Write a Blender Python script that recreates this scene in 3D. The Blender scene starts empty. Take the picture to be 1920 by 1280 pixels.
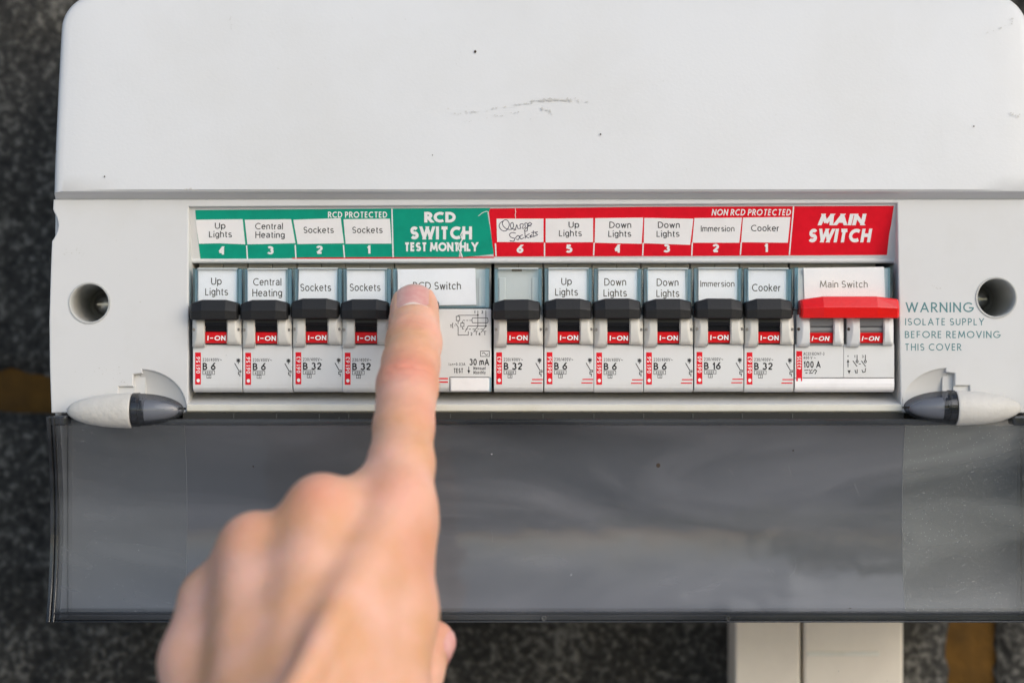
import bpy, bmesh, math, random
import numpy as np
from mathutils import Vector, Matrix

random.seed(7)
SC = bpy.context.scene
COL = SC.collection
S = 0.001                                    # the script works in millimetres, the scene is in metres

# ------------------------------------------------------------------ camera
DIST = 620.0                                 # mm from the lens to the front plane of the breakers (Y = 0)
LENS = 62.0
K = 1920 * LENS / 36.0
cam = bpy.data.cameras.new('camera')
cam.lens = LENS
cam.sensor_width = 36
cam.clip_start = 0.01
cam.clip_end = 500
cam.dof.use_dof = True
cam.dof.focus_distance = 0.617
cam.dof.aperture_fstop = 5.0
cam_ob = bpy.data.objects.new('camera', cam)
cam_ob.location = (0, -DIST * S, 0)
cam_ob.rotation_euler = (math.radians(90), 0, 0)
COL.objects.link(cam_ob)
SC.camera = cam_ob

# ------------------------------------------------------------------ sky, sun, exposure
EL, AZ = math.radians(23), math.radians(40)  # bright overcast: a very soft sun in front of the wall, to the right
world = bpy.data.worlds.new('World')
SC.world = world
world.use_nodes = True
wn = world.node_tree
bgn = wn.nodes['Background']
sky = wn.nodes.new('ShaderNodeTexSky')
sky.sky_type = 'NISHITA'
sky.sun_disc = False
sky.sun_elevation = EL
sky.sun_rotation = math.pi - AZ
sky.air_density = 1.0
sky.dust_density = 1.6
sky.ozone_density = 1.0
bgn.inputs['Strength'].default_value = 0.13
wn.links.new(sky.outputs['Color'], bgn.inputs['Color'])
sun = bpy.data.lights.new('sun', 'SUN')
sun.energy = 0.98
sun.angle = math.radians(60)
sun.color = (1.0, 1.0, 1.0)
sun_ob = bpy.data.objects.new('sun', sun)
sd = Vector((math.sin(AZ) * math.cos(EL), -math.cos(AZ) * math.cos(EL), math.sin(EL)))
sun_ob.rotation_euler = sd.to_track_quat('Z', 'Y').to_euler()
sun_ob.location = sd * 3
COL.objects.link(sun_ob)
SC.view_settings.view_transform = 'Standard'
SC.view_settings.look = 'None'
SC.view_settings.gamma = 1
SC.view_settings.exposure = 0.56
SC.cycles.max_bounces = 10
SC.cycles.transparent_max_bounces = 16


# ------------------------------------------------------------------ helpers
def X(px, Y=0.0):
    return (px - 960.0) * (DIST + Y) / K


def Z(py, Y=0.0):
    return (640.0 - py) * (DIST + Y) / K


def P(px, py, Y=0.0):
    return (X(px, Y), Y, Z(py, Y))


class MB:
    """collects vertices (mm) and faces; build() links them as ONE mesh object"""

    def __init__(self):
        self.v, self.f, self.sm = [], [], []

    def add(self, verts, faces, smooth=False):
        o = len(self.v)
        self.v.extend([tuple(p) for p in verts])
        for f in faces:
            self.f.append(tuple(i + o for i in f))
            self.sm.append(smooth)
        return self

    def box(self, x0, x1, y0, y1, z0, z1):
        v = [(x, y, z) for x in (x0, x1) for y in (y0, y1) for z in (z0, z1)]
        return self.add(v, [(0, 1, 3, 2), (4, 6, 7, 5), (0, 4, 5, 1), (2, 3, 7, 6), (0, 2, 6, 4), (1, 5, 7, 3)])

    def rings(self, rings, closed=True, cap0=False, cap1=False, smooth=True):
        n = len(rings[0])
        v = [p for r in rings for p in r]
        f = []
        for i in range(len(rings) - 1):
            for j in range(n if closed else n - 1):
                a, b = i * n + j, i * n + (j + 1) % n
                f.append((a, b, b + n, a + n))
        self.add(v, f, smooth)
        o = len(self.v) - len(v)
        if cap0:
            self.f.append(tuple(o + j for j in range(n))[::-1]); self.sm.append(False)
        if cap1:
            self.f.append(tuple(o + (len(rings) - 1) * n + j for j in range(n))); self.sm.append(False)
        return self

    def prism_x(self, prof, x0, x1, smooth=False):
        """profile [(y,z)] closed, pushed along x"""
        return self.rings([[(x, y, z) for y, z in prof] for x in (x0, x1)], True, True, True, smooth)

    def prism_y(self, prof, y0, y1):
        """outline [(x,z)] closed, pushed along y"""
        return self.rings([[(x, y, z) for x, z in prof] for y in (y0, y1)], True, True, True, False)

    def grid(self, fn, nu, nv, smooth=True):
        v = [fn(i / nu, j / nv) for j in range(nv + 1) for i in range(nu + 1)]
        f = [(j * (nu + 1) + i, j * (nu + 1) + i + 1, (j + 1) * (nu + 1) + i + 1, (j + 1) * (nu + 1) + i)
             for j in range(nv) for i in range(nu)]
        return self.add(v, f, smooth)

    def mesh(self, name, mat, root=(0, 0, 0), fix=True, sharp=None):
        me = bpy.data.meshes.new(name)
        me.from_pydata([((x - root[0]) * S, (y - root[1]) * S, (z - root[2]) * S) for x, y, z in self.v], [], self.f)
        me.polygons.foreach_set('use_smooth', self.sm)
        if fix:
            bm = bmesh.new(); bm.from_mesh(me)
            bmesh.ops.recalc_face_normals(bm, faces=bm.faces)
            bm.to_mesh(me); bm.free()
        if sharp:
            me.set_sharp_from_angle(angle=math.radians(sharp))
        if mat:
            me.materials.append(mat)
        me.update()
        return me

    def build(self, name, mat, parent=None, root=None, fix=True, bevel=0, seg=2, sharp=None):
        if root is None:
            root = ROOTS.get(parent.name, (0, 0, 0)) if parent else (0, 0, 0)
        return link(name, self.mesh(name, mat, root, fix, sharp), parent, root, bevel, seg)


ROOTS = {}


def link(name, me, parent=None, root=(0, 0, 0), bevel=0, seg=2):
    o = bpy.data.objects.new(name, me)
    COL.objects.link(o)
    if parent:
        o.parent = parent
    else:
        o.location = [c * S for c in root]
    ROOTS[o.name] = root
    if bevel:
        m = o.modifiers.new('bevel', 'BEVEL')
        m.width = bevel * S
        m.segments = seg
        m.limit_method = 'ANGLE'
        m.angle_limit = math.radians(30)
        m.use_clamp_overlap = True
    return o


def thing(name, label, cat, root, group=None):
    o = bpy.data.objects.new(name, None)
    o.empty_display_size = 0.01
    COL.objects.link(o)
    o.location = [c * S for c in root]
    o['label'] = label
    o['category'] = cat
    if group:
        o['group'] = group
    ROOTS[o.name] = root
    return o


def plate_mesh(mb, outline, holes, y_front, y_back, bevel=0.0, res=2):
    """flat plate (x,z outlines) with holes and a rounded front edge"""
    cu = bpy.data.curves.new('plate', 'CURVE')
    cu.dimensions = '2D'
    cu.fill_mode = 'BOTH'
    for pts in [outline] + holes:
        sp = cu.splines.new('POLY')
        sp.points.add(len(pts) - 1)
        for q, (x, z) in zip(sp.points, pts):
            q.co = (x, z, 0, 1)
        sp.use_cyclic_u = True
    th = (y_back - y_front) / 2
    cu.extrude = th - bevel
    cu.bevel_depth = bevel
    cu.bevel_resolution = res
    cu.offset = -bevel
    ob = bpy.data.objects.new('plate', cu)
    COL.objects.link(ob)
    dg = bpy.context.evaluated_depsgraph_get()
    me = bpy.data.meshes.new_from_object(ob.evaluated_get(dg))
    mb.add([(v.co.x, (y_front + y_back) / 2 - v.co.z, v.co.y) for v in me.vertices],
           [tuple(p.vertices) for p in me.polygons])
    bpy.data.objects.remove(ob)
    bpy.data.curves.remove(cu)
    bpy.data.meshes.remove(me)
    return mb


# ------------------------------------------------------------------ lettering: a stroke alphabet
def arc(cx, cy, rx, ry, a0, a1, n=None):
    n = n or max(4, int(abs(a1 - a0) / 18))
    return [(cx + rx * math.cos(math.radians(a0 + (a1 - a0) * i / n)),
             cy + ry * math.sin(math.radians(a0 + (a1 - a0) * i / n))) for i in range(n + 1)]


CLOSED = 'closed'


def S_curve(w, h):
    r = w / 2
    up, lo = h * .26, h * .25
    cu_, cl = h - up, lo
    return arc(r, cu_, r * .9, up, 30, 270, 12) + arc(r, cl, r, lo, 90, -150, 12)[1:]


def bowl(w, y0, y1, k=.45):
    r = (y1 - y0) / 2
    rx = min(w * (1 - k * .0) * .6, w)
    return [(0, y1), (w - rx, y1)] + arc(w - rx, (y0 + y1) / 2, rx, r, 90, -90, 9)[1:] + [(0, y0)]


G = {
    ' ': (.28, []), 'I': (0, [[(0, 0), (0, 1)]]), 'L': (.42, [[(0, 1), (0, 0), (.42, 0)]]),
    'T': (.54, [[(0, 1), (.54, 1)], [(.27, 1), (.27, 0)]]),
    'H': (.6, [[(0, 0), (0, 1)], [(.6, 0), (.6, 1)], [(0, .53), (.6, .53)]]),
    'E': (.42, [[(.42, 1), (0, 1), (0, 0), (.42, 0)], [(0, .53), (.39, .53)]]),
    'F': (.42, [[(.42, 1), (0, 1), (0, 0)], [(0, .5), (.39, .5)]]),
    'N': (.62, [[(0, 0), (0, 1), (.62, 0), (.62, 1)]]),
    'M': (.86, [[(0, 0), (.1, 1), (.43, .1), (.76, 1), (.86, 0)]]),
    'W': (1.08, [[(0, 1), (.27, 0), (.54, 1), (.81, 0), (1.08, 1)]]),
    'V': (.66, [[(0, 1), (.33, 0), (.66, 1)]]),
    'A': (.7, [[(0, 0), (.35, 1), (.7, 0)], [(.11, .3), (.59, .3)]]),
    'Y': (.6, [[(0, 1), (.3, .47), (.6, 1)], [(.3, .47), (.3, 0)]]),
    'K': (.54, [[(0, 0), (0, 1)], [(.52, 1), (0, .45)], [(.15, .6), (.54, 0)]]),
    'O': (.92, [[CLOSED] + arc(.46, .5, .46, .5, 0, 360, 26)[:-1]]),
    'C': (.72, [arc(.46, .5, .46, .5, 52, 308, 18)]),
    'G': (.86, [arc(.46, .5, .46, .5, 45, 352, 20) + [(.5, .45)]]),
    'D': (.66, [[CLOSED, (0, 0), (0, 1), (.2, 1)] + arc(.2, .5, .46, .5, 90, -90, 12)[1:]]),
    'R': (.5, [[(0, 0)] + bowl(.46, .46, 1)], ), 'P': (.46, [[(0, 0)] + bowl(.46, .44, 1)]),
    'B': (.5, [[CLOSED, (0, 0)] + bowl(.44, .54, 1) + [(.02, .53)] + bowl(.5, 0, .53)[1:]]),
    'S': (.5, [S_curve(.5, 1)]),
    'U': (.56, [[(0, 1), (0, .28)] + arc(.28, .28, .28, .28, 180, 360, 10) + [(.56, 1)]]),
    '1': (.2, [[(0, .74), (.19, .9)], [(.2, 1), (.2, 0)]]),
    '2': (.5, [arc(.25, .73, .24, .27, 170, -35, 10) + [(0, 0), (.5, 0)]]),
    '3': (.48, [arc(.22, .76, .22, .24, 150, -70, 9) + arc(.22, .27, .26, .27, 80, -155, 10)]),
    '4': (.54, [[(.4, 0), (.4, 1)], [(.36, .98), (0, .3)], [(-.04, .25), (.54, .25)]]),
    '5': (.48, [[(.44, 1), (.1, 1), (.05, .52)] + arc(.2, .31, .28, .31, 110, -140, 11)]),
    '6': (.5, [[CLOSED] + arc(.25, .29, .25, .29, 0, 360, 16)[:-1], [(.4, 1), (.04, .42)]]),
    '7': (.5, [[(0, 1), (.5, 1), (.15, 0)]]),
    '9': (.5, [[CLOSED] + arc(.25, .71, .25, .29, 0, 360, 16)[:-1], [(.1, 0), (.46, .58)]]),
    '0': (.5, [[CLOSED] + arc(.25, .5, .25, .5, 0, 360, 20)[:-1]]),
    '/': (.36, [[(0, -.08), (.36, 1.05)]]), '-': (.34, [[(0, .45), (.34, .45)]]), '_': (.62, [[(0, .5), (.62, .5)]]),
    '=': (.45, [[(0, .36), (.45, .36)], [(0, .62), (.45, .62)]]),
    ',': (.06, [[(.06, .06), (0, -.14)]]), '.': (0, [[(0, 0), (0, .06)]]),
    '~': (.7, [[(.7 * i / 12, .42 + .13 * math.sin(i / 12 * 2 * math.pi)) for i in range(13)]]),
    '^': (.5, [[CLOSED, (0, 0), (.25, .8), (.5, 0)]]),
    'a': (.46, [[(.03, .56)] + arc(.23, .52, .2, .2, 150, 0, 7) + [(.44, .06), (.48, 0)],
                [(.43, .43), (.2, .39)] + arc(.17, .2, .17, .19, 105, 300, 8) + [(.38, .08), (.43, .2)]]),
    'c': (.46, [arc(.25, .36, .25, .36, 40, 320, 14)]),
    'e': (.5, [[(.02, .38), (.49, .38)] + arc(.25, .36, .25, .36, 8, 318, 14)]),
    'g': (.48, [[CLOSED] + arc(.23, .37, .23, .35, 0, 360, 14)[:-1], [(.47, .72), (.47, -.02)] + arc(.25, -.06, .22, .2, 0, -155, 8)]),
    'h': (.44, [[(0, 0), (0, 1)], [(0, .46)] + arc(.22, .48, .22, .24, 170, 0, 8) + [(.44, 0)]]),
    'i': (0, [[(0, 0), (0, .72)], [(0, .92), (0, 1.0)]]),
    'k': (.42, [[(0, 0), (0, 1)], [(.4, .72), (0, .3)], [(.13, .44), (.42, 0)]]),
    'l': (0, [[(0, 0), (0, 1)]]),
    'm': (.74, [[(0, 0), (0, .72)], [(0, .46)] + arc(.185, .5, .185, .22, 170, 0, 7) + [(.37, 0)],
                [(.37, .46)] + arc(.555, .5, .185, .22, 170, 0, 7) + [(.74, 0)]]),
    'n': (.44, [[(0, 0), (0, .72)], [(0, .46)] + arc(.22, .48, .22, .24, 170, 0, 8) + [(.44, 0)]]),
    'o': (.52, [[CLOSED] + arc(.26, .36, .26, .36, 0, 360, 18)[:-1]]),
    'p': (.48, [[(0, .72), (0, -.27)], [CLOSED] + arc(.24, .36, .24, .36, 0, 360, 14)[:-1]]),
    'r': (.24, [[(0, 0), (0, .72)], [(0, .44), (.07, .62), (.24, .7)]]),
    's': (.42, [[(x, y) for x, y in S_curve(.42, .72)]]),
    't': (.26, [[(.11, .94), (.11, .12), (.17, .01), (.28, .01)], [(0, .7), (.27, .7)]]),
    'u': (.44, [[(.44, .72), (.44, 0)], [(0, .72), (0, .24)] + arc(.22, .24, .22, .24, 180, 350, 8)]),
    'w': (.7, [[(0, .72), (.18, 0), (.35, .7), (.52, 0), (.7, .72)]]),
    'y': (.46, [[(0, .72), (.23, 0)], [(.46, .72), (.18, -.2), (.04, -.26)]]),
}
G['R'] = (.5, [[(0, 0), (0, 1)], bowl(.46, .46, 1), [(.2, .46), (.5, 0)]])
G['P'] = (.46, [[(0, 0), (0, 1)], bowl(.46, .44, 1)])
G['B'] = (.5, [[(0, 0), (0, 1)], bowl(.44, .53, 1), bowl(.5, 0, .53)])


def ribbon(pts, w, closed=False):
    """polyline -> (verts2d, faces) of a mitred ribbon of width w"""
    n = len(pts)
    L, R = [], []
    for i in range(n):
        a = pts[(i - 1) % n] if (closed or i > 0) else None
        b = pts[(i + 1) % n] if (closed or i < n - 1) else None
        p = pts[i]

        def nrm(q, r):
            dx, dy = r[0] - q[0], r[1] - q[1]
            l = math.hypot(dx, dy) or 1e-9
            return (-dy / l, dx / l)
        if a is None:
            m, k = nrm(p, b), 1
        elif b is None:
            m, k = nrm(a, p), 1
        else:
            n1, n2 = nrm(a, p), nrm(p, b)
            mx, my = n1[0] + n2[0], n1[1] + n2[1]
            l = math.hypot(mx, my)
            if l < .3:
                m, k = n1, 1
            else:
                m = (mx / l, my / l)
                k = min(1 / max(.2, m[0] * n1[0] + m[1] * n1[1]), 1.45)
        L.append((p[0] + m[0] * w / 2 * k, p[1] + m[1] * w / 2 * k))
        R.append((p[0] - m[0] * w / 2 * k, p[1] - m[1] * w / 2 * k))
    f = [(i, (i + 1) % n, n + (i + 1) % n, n + i) for i in range(n if closed else n - 1)]
    return L + R, f


def text_strokes(s, weight, gap=.2, slant=0.0):
    """list of (pts, closed) with cap height 1, and the total width"""
    out, x = [], 0.0
    for ch in s:
        w, polys = G[ch]
        if ch == ' ':
            x += w + gap * .5
            continue
        for poly in polys:
            cl = poly[0] == CLOSED
            pts = poly[1:] if cl else poly
            q = []
            for px, py in pts:
                yy = weight / 2 + py * (1 - weight)
                q.append((x + weight / 2 + px * (1 - weight * .25) + slant * yy, yy))
            if cl:
                out.append((q, cl))
                continue
            run = [q[0]]                       # sharp corners end a stroke and start the next
            for i in range(1, len(q)):
                run.append(q[i])
                if i < len(q) - 1:
                    a_, b_ = Vector(q[i]) - Vector(q[i - 1]), Vector(q[i + 1]) - Vector(q[i])
                    if a_.length and b_.length and a_.normalized().dot(b_.normalized()) < -.3:
                        out.append((run, False)); run = [q[i]]
            out.append((run, False))
        x += w * (1 - weight * .25) + weight + gap
    return out, x - gap


def write(mb, mapper, s, cx, cy, h, w=None, weight=.12, gap=.2, slant=0.0, align='c', rot=0.0, eps=0.006):
    """letters as thin flat ink. (cx,cy) middle of the caps and h their height, in px (y down); w squeezes to a width"""
    st, tw = text_strokes(s, weight, gap, slant)
    kx = (w / tw) if w else h
    layer = 0
    ca, sa = math.cos(rot), math.sin(rot)
    for pts, cl in st:
        v, f = ribbon(pts, weight, cl)
        if len(pts) == 2 and not cl:           # straight strokes are cut level with the cap and base lines
            dx_, dy_ = pts[1][0] - pts[0][0], pts[1][1] - pts[0][1]
            if abs(dy_) > .4 * math.hypot(dx_, dy_):
                for e_ in (0, 1):
                    yt = 1 if pts[e_][1] > .98 - weight / 2 else 0 if -.1 < pts[e_][1] < .02 + weight / 2 else None
                    if yt is not None:
                        for k_ in (e_, e_ + 2):
                            v[k_] = (v[k_][0] + dx_ * (yt - v[k_][1]) / dy_, yt)
        q = []
        for x, y in v:
            dx = (x - (tw / 2 if align == 'c' else 0)) * kx
            dy = (y - .5) * h
            q.append(mapper(cx + dx * ca - dy * sa, cy - dx * sa - dy * ca, (layer % 4) * eps))
        mb.add(q, f)
        layer += 1
    return mb


def ink(mb, mapper, lines, w, eps=0.006):
    """px polylines -> flat ink"""
    for i, l in enumerate(lines):
        cl = l[0] == CLOSED
        v, f = ribbon(l[1:] if cl else l, w, cl)
        mb.add([mapper(x, y, (i % 4) * eps) for x, y in v], f)
    return mb


def flat(mapper, poly, lift=0.0, name=None):
    mb = MB()
    mb.add([mapper(x, y, lift) for x, y in poly], [tuple(range(len(poly)))])
    return mb


def on(Y):
    """mapper: px point -> the plane Y (lift towards the viewer)"""
    return lambda px, py, lift=0.0: (X(px, Y), Y - lift, Z(py, Y))


# ------------------------------------------------------------------ materials
def mat(name, color, rough=.5, spec=.5, noise=None, bump=None, metallic=0, coat=0, sss=None):
    m = bpy.data.materials.new(name)
    m.use_nodes = True
    nt = m.node_tree
    b = nt.nodes['Principled BSDF']
    b.inputs['Base Color'].default_value = (*color, 1)
    b.inputs['Roughness'].default_value = rough
    b.inputs['Specular IOR Level'].default_value = spec
    b.inputs['Metallic'].default_value = metallic
    b.inputs['Coat Weight'].default_value = coat
    b.inputs['Coat Roughness'].default_value = .15
    tc = nt.nodes.new('ShaderNodeTexCoord')
    if noise:                                  # (scale, second colour, low, high)
        sc, c2, lo, hi = noise
        n = nt.nodes.new('ShaderNodeTexNoise')
        n.inputs['Scale'].default_value = sc
        n.inputs['Detail'].default_value = 6
        n.inputs['Roughness'].default_value = .65
        r = nt.nodes.new('ShaderNodeMapRange')
        r.inputs['From Min'].default_value = lo
        r.inputs['From Max'].default_value = hi
        mx = nt.nodes.new('ShaderNodeMix')
        mx.data_type = 'RGBA'
        mx.inputs['A'].default_value = (*color, 1)
        mx.inputs['B'].default_value = (*c2, 1)
        nt.links.new(tc.outputs['Object'], n.inputs['Vector'])
        nt.links.new(n.outputs['Fac'], r.inputs['Value'])
        nt.links.new(r.outputs['Result'], mx.inputs['Factor'])
        nt.links.new(mx.outputs['Result'], b.inputs['Base Color'])
    if bump:                                   # (scale, strength, distance mm)
        n2 = nt.nodes.new('ShaderNodeTexNoise')
        n2.inputs['Scale'].default_value = bump[0]
        n2.inputs['Detail'].default_value = 3
        bp = nt.nodes.new('ShaderNodeBump')
        bp.inputs['Strength'].default_value = bump[1]
        bp.inputs['Distance'].default_value = bump[2] * S
        nt.links.new(tc.outputs['Object'], n2.inputs['Vector'])
        nt.links.new(n2.outputs['Fac'], bp.inputs['Height'])
        nt.links.new(bp.outputs['Normal'], b.inputs['Normal'])
    return m


M = {}
M['cover'] = mat('white_plastic', (.665, .67, .672), .42, .45, (16, (.63, .63, .62), .45, .75), (900, .35, .12))
M['plate'] = mat('plate_plastic', (.65, .65, .645), .45, .45, (30, (.61, .605, .585), .5, .8), (700, .18, .06))
M['cream'] = mat('cream_plastic', (.70, .68, .60), .45, .4, (40, (.60, .57, .47), .5, .75), (600, .2, .08))
M['pod'] = mat('textured_pod_plastic', (.60, .58, .54), .5, .4, (60, (.55, .53, .485), .5, .7), (520, .8, .35))
M['breaker'] = mat('breaker_plastic', (.70, .70, .69), .38, .5, (90, (.66, .65, .625), .5, .75), (800, .1, .04))
M['cheek'] = mat('cheek_plastic', (.64, .62, .575), .4, .5, (120, (.57, .55, .49), .5, .7), (900, .12, .05))
M['shoulder'] = mat('shoulder_plastic', (.56, .555, .52), .5, .4, (100, (.46, .45, .41), .5, .75))
M['insert'] = mat('pale_blue_insert', (.52, .57, .58), .35, .5, (120, (.48, .53, .54), .5, .7))
M['card'] = mat('card_paper', (.84, .85, .88), .75, .2, (200, (.80, .81, .84), .45, .7), (1500, .2, .05))
M['label_paper'] = mat('glossy_label_paper', (.88, .86, .85), .5, .4, (120, (.84, .82, .81), .5, .7))
M['black'] = mat('black_toggle_plastic', (.011, .011, .0115), .5, .42, (1500, (.06, .06, .06), .66, .76), (1800, .6, .12))
M['barrel'] = mat('black_barrel_plastic', (.006, .006, .007), .35, .35, None, (1200, .2, .05))
M['grey_barrel'] = mat('grey_barrel_plastic', (.19, .195, .2), .4, .5, None, (900, .2, .05))
M['marker'] = mat('red_marker_plastic', (.66, .004, .009), .3, .3, (300, (.58, .003, .007), .4, .7))
M['red_toggle'] = mat('red_toggle_plastic', (.74, .004, .003), .24, .55, (60, (.62, .004, .004), .45, .7), (1500, .5, .1))
M['red_print'] = mat('red_print', (.76, .004, .018), .42, .25, (260, (.68, .003, .014), .4, .7))
M['green_print'] = mat('green_print', (.001, .33, .215), .38, .3, (160, (.001, .29, .19), .45, .7))
M['white_ink'] = mat('white_ink', (.86, .85, .84), .45, .4)
M['black_ink'] = mat('black_ink', (.018, .018, .02), .5, .3)
M['grey_ink'] = mat('faded_grey_ink', (.17, .165, .15), .6, .3)
M['blue_ink'] = mat('ballpoint_ink', (.035, .03, .06), .5, .3)
M['teal_ink'] = mat('teal_ink', (.10, .23, .245), .5, .3)
M['scuff'] = mat('scuff', (.54, .53, .50), .7, .2)
M['scuff_dark'] = mat('dark_speck', (.06, .045, .035), .7, .2)
M['seam'] = mat('seam_dark', (.10, .10, .095), .6, .2)
M['inside'] = mat('dark_inside', (.035, .035, .033), .7, .2)
M['tube'] = mat('hole_sleeve_plastic', (.46, .46, .44), .32, .5)
M['floor_grey'] = mat('sleeve_floor_plastic', (.16, .165, .15), .5, .4)
M['screw'] = mat('screw_metal', (.5, .5, .48), .28, .5, metallic=1)
M['pod_core'] = mat('pod_core_plastic', (.42, .43, .45), .3, .5)
M['pin'] = mat('pin_grey', (.20, .19, .17), .5, .4)
M['scratch'] = mat('scratch_grey', (.24, .245, .25), .6, .3)
M['pod_dark'] = mat('pod_collar_plastic', (.02, .021, .025), .18, .6)
M['trunk'] = mat('trunking_plastic', (.76, .69, .585), .45, .4, (25, (.66, .59, .50), .45, .75), (80, .1, .2))


def smoked(name, tint, rough, haze, speck=0.0, bump=None, haze_col=(.32, .34, .36), thick=0, speck_scale=420):
    """smoked clear plastic: tinted see-through, a gloss layer and a haze of dust with painted reflection streaks"""
    m = bpy.data.materials.new(name)
    m.use_nodes = True
    nt = m.node_tree
    for n in list(nt.nodes):
        nt.nodes.remove(n)
    N = nt.nodes.new
    out = N('ShaderNodeOutputMaterial')
    tr = N('ShaderNodeBsdfTransparent'); tr.inputs['Color'].default_value = (*tint, 1)
    if thick:                                  # light crosses more plastic at a grazing angle
        lw = N('ShaderNodeLayerWeight'); lw.inputs['Blend'].default_value = thick
        mc = N('ShaderNodeMix'); mc.data_type = 'RGBA'
        mc.inputs['A'].default_value = (*tint, 1); mc.inputs['B'].default_value = (.02, .02, .024, 1)
        nt.links.new(lw.outputs['Facing'], mc.inputs['Factor']); nt.links.new(mc.outputs['Result'], tr.inputs['Color'])
    df = N('ShaderNodeBsdfDiffuse'); df.inputs['Color'].default_value = (*haze_col, 1)
    gl = N('ShaderNodeBsdfGlossy'); gl.inputs['Roughness'].default_value = rough
    fr = N('ShaderNodeFresnel'); fr.inputs['IOR'].default_value = 1.5
    m1, m2 = N('ShaderNodeMixShader'), N('ShaderNodeMixShader')
    tc = N('ShaderNodeTexCoord')
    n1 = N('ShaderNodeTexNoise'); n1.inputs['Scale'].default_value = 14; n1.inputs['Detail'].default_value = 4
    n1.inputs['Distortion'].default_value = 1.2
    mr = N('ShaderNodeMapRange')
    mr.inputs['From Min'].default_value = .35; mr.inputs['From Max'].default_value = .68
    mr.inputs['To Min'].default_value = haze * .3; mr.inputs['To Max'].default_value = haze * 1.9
    mp = N('ShaderNodeMapping'); mp.inputs['Rotation'].default_value = (0, math.radians(22), 0); mp.inputs['Scale'].default_value = (.55, 1, 2.2)  # stretches the haze into slanting streaks that imitate mirrored light
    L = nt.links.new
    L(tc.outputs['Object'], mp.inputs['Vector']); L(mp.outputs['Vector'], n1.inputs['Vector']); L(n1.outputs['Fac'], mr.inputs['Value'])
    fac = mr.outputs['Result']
    vo = N('ShaderNodeTexVoronoi'); vo.inputs['Scale'].default_value = speck_scale
    L(tc.outputs['Object'], vo.inputs['Vector'])
    lt = N('ShaderNodeMapRange')
    lt.inputs['From Min'].default_value = .0; lt.inputs['From Max'].default_value = .18 if speck_scale < 900 else .34
    lt.inputs['To Min'].default_value = 1; lt.inputs['To Max'].default_value = 0
    L(vo.outputs['Distance'], lt.inputs['Value'])
    wh = N('ShaderNodeTexWhiteNoise'); L(vo.outputs['Color'], wh.inputs['Vector'])
    th = N('ShaderNodeMath'); th.operation = 'LESS_THAN'; th.inputs[1].default_value = speck
    L(wh.outputs['Value'], th.inputs[0])
    mu = N('ShaderNodeMath'); mu.operation = 'MULTIPLY'
    L(th.outputs[0], mu.inputs[0]); L(lt.outputs['Result'], mu.inputs[1])
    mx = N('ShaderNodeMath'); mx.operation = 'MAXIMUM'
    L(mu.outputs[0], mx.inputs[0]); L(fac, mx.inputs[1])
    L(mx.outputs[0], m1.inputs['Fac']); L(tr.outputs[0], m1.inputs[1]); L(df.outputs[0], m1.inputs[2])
    ge = N('ShaderNodeNewGeometry')            # gloss only where the surface is entered from outside
    iv = N('ShaderNodeMath'); iv.operation = 'SUBTRACT'; iv.inputs[0].default_value = 1; L(ge.outputs['Backfacing'], iv.inputs[1])
    fm = N('ShaderNodeMath'); fm.operation = 'MULTIPLY'; L(fr.outputs[0], fm.inputs[0]); L(iv.outputs[0], fm.inputs[1])
    L(fm.outputs[0], m2.inputs['Fac']); L(m1.outputs[0], m2.inputs[1]); L(gl.outputs[0], m2.inputs[2])
    if bump:
        n2 = N('ShaderNodeTexNoise'); n2.inputs['Scale'].default_value = bump[0]; n2.inputs['Detail'].default_value = 3
        bp = N('ShaderNodeBump'); bp.inputs['Strength'].default_value = bump[1]; bp.inputs['Distance'].default_value = bump[2] * S
        L(tc.outputs['Object'], n2.inputs['Vector']); L(n2.outputs['Fac'], bp.inputs['Height'])
        L(bp.outputs['Normal'], gl.inputs['Normal']); L(bp.outputs['Normal'], fr.inputs['Normal'])
    L(m2.outputs[0], out.inputs['Surface'])
    return m


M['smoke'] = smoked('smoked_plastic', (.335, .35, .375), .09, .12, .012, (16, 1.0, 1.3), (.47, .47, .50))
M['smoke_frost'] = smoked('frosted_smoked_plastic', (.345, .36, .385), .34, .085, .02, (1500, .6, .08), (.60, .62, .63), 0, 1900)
M['smoke_frost_sparkle'] = smoked('sparkling_frosted_smoked_plastic', (.36, .375, .385), .34, .125, .16, (1500, .6, .08), (.60, .62, .60), 0, 1900)  # paler panel: glints of the frosting painted in as dense pale specks
M['smoke_edge'] = smoked('smoked_plastic_edge', (.30, .31, .33), .08, .10, 0)
M['smoke_pod'] = smoked('smoked_pod_plastic', (.64, .65, .68), .04, .05, 0, (60, .5, .6), (.3, .32, .35), .45)
M['clear_blue'] = smoked('bluish_clear_plastic', (.50, .68, .76), .08, .14, 0, None, (.45, .62, .70))
M['clear_pane'] = smoked('clear_window_pane', (.985, .995, 1.0), .06, .008, 0, None, (.7, .75, .78))


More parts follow.
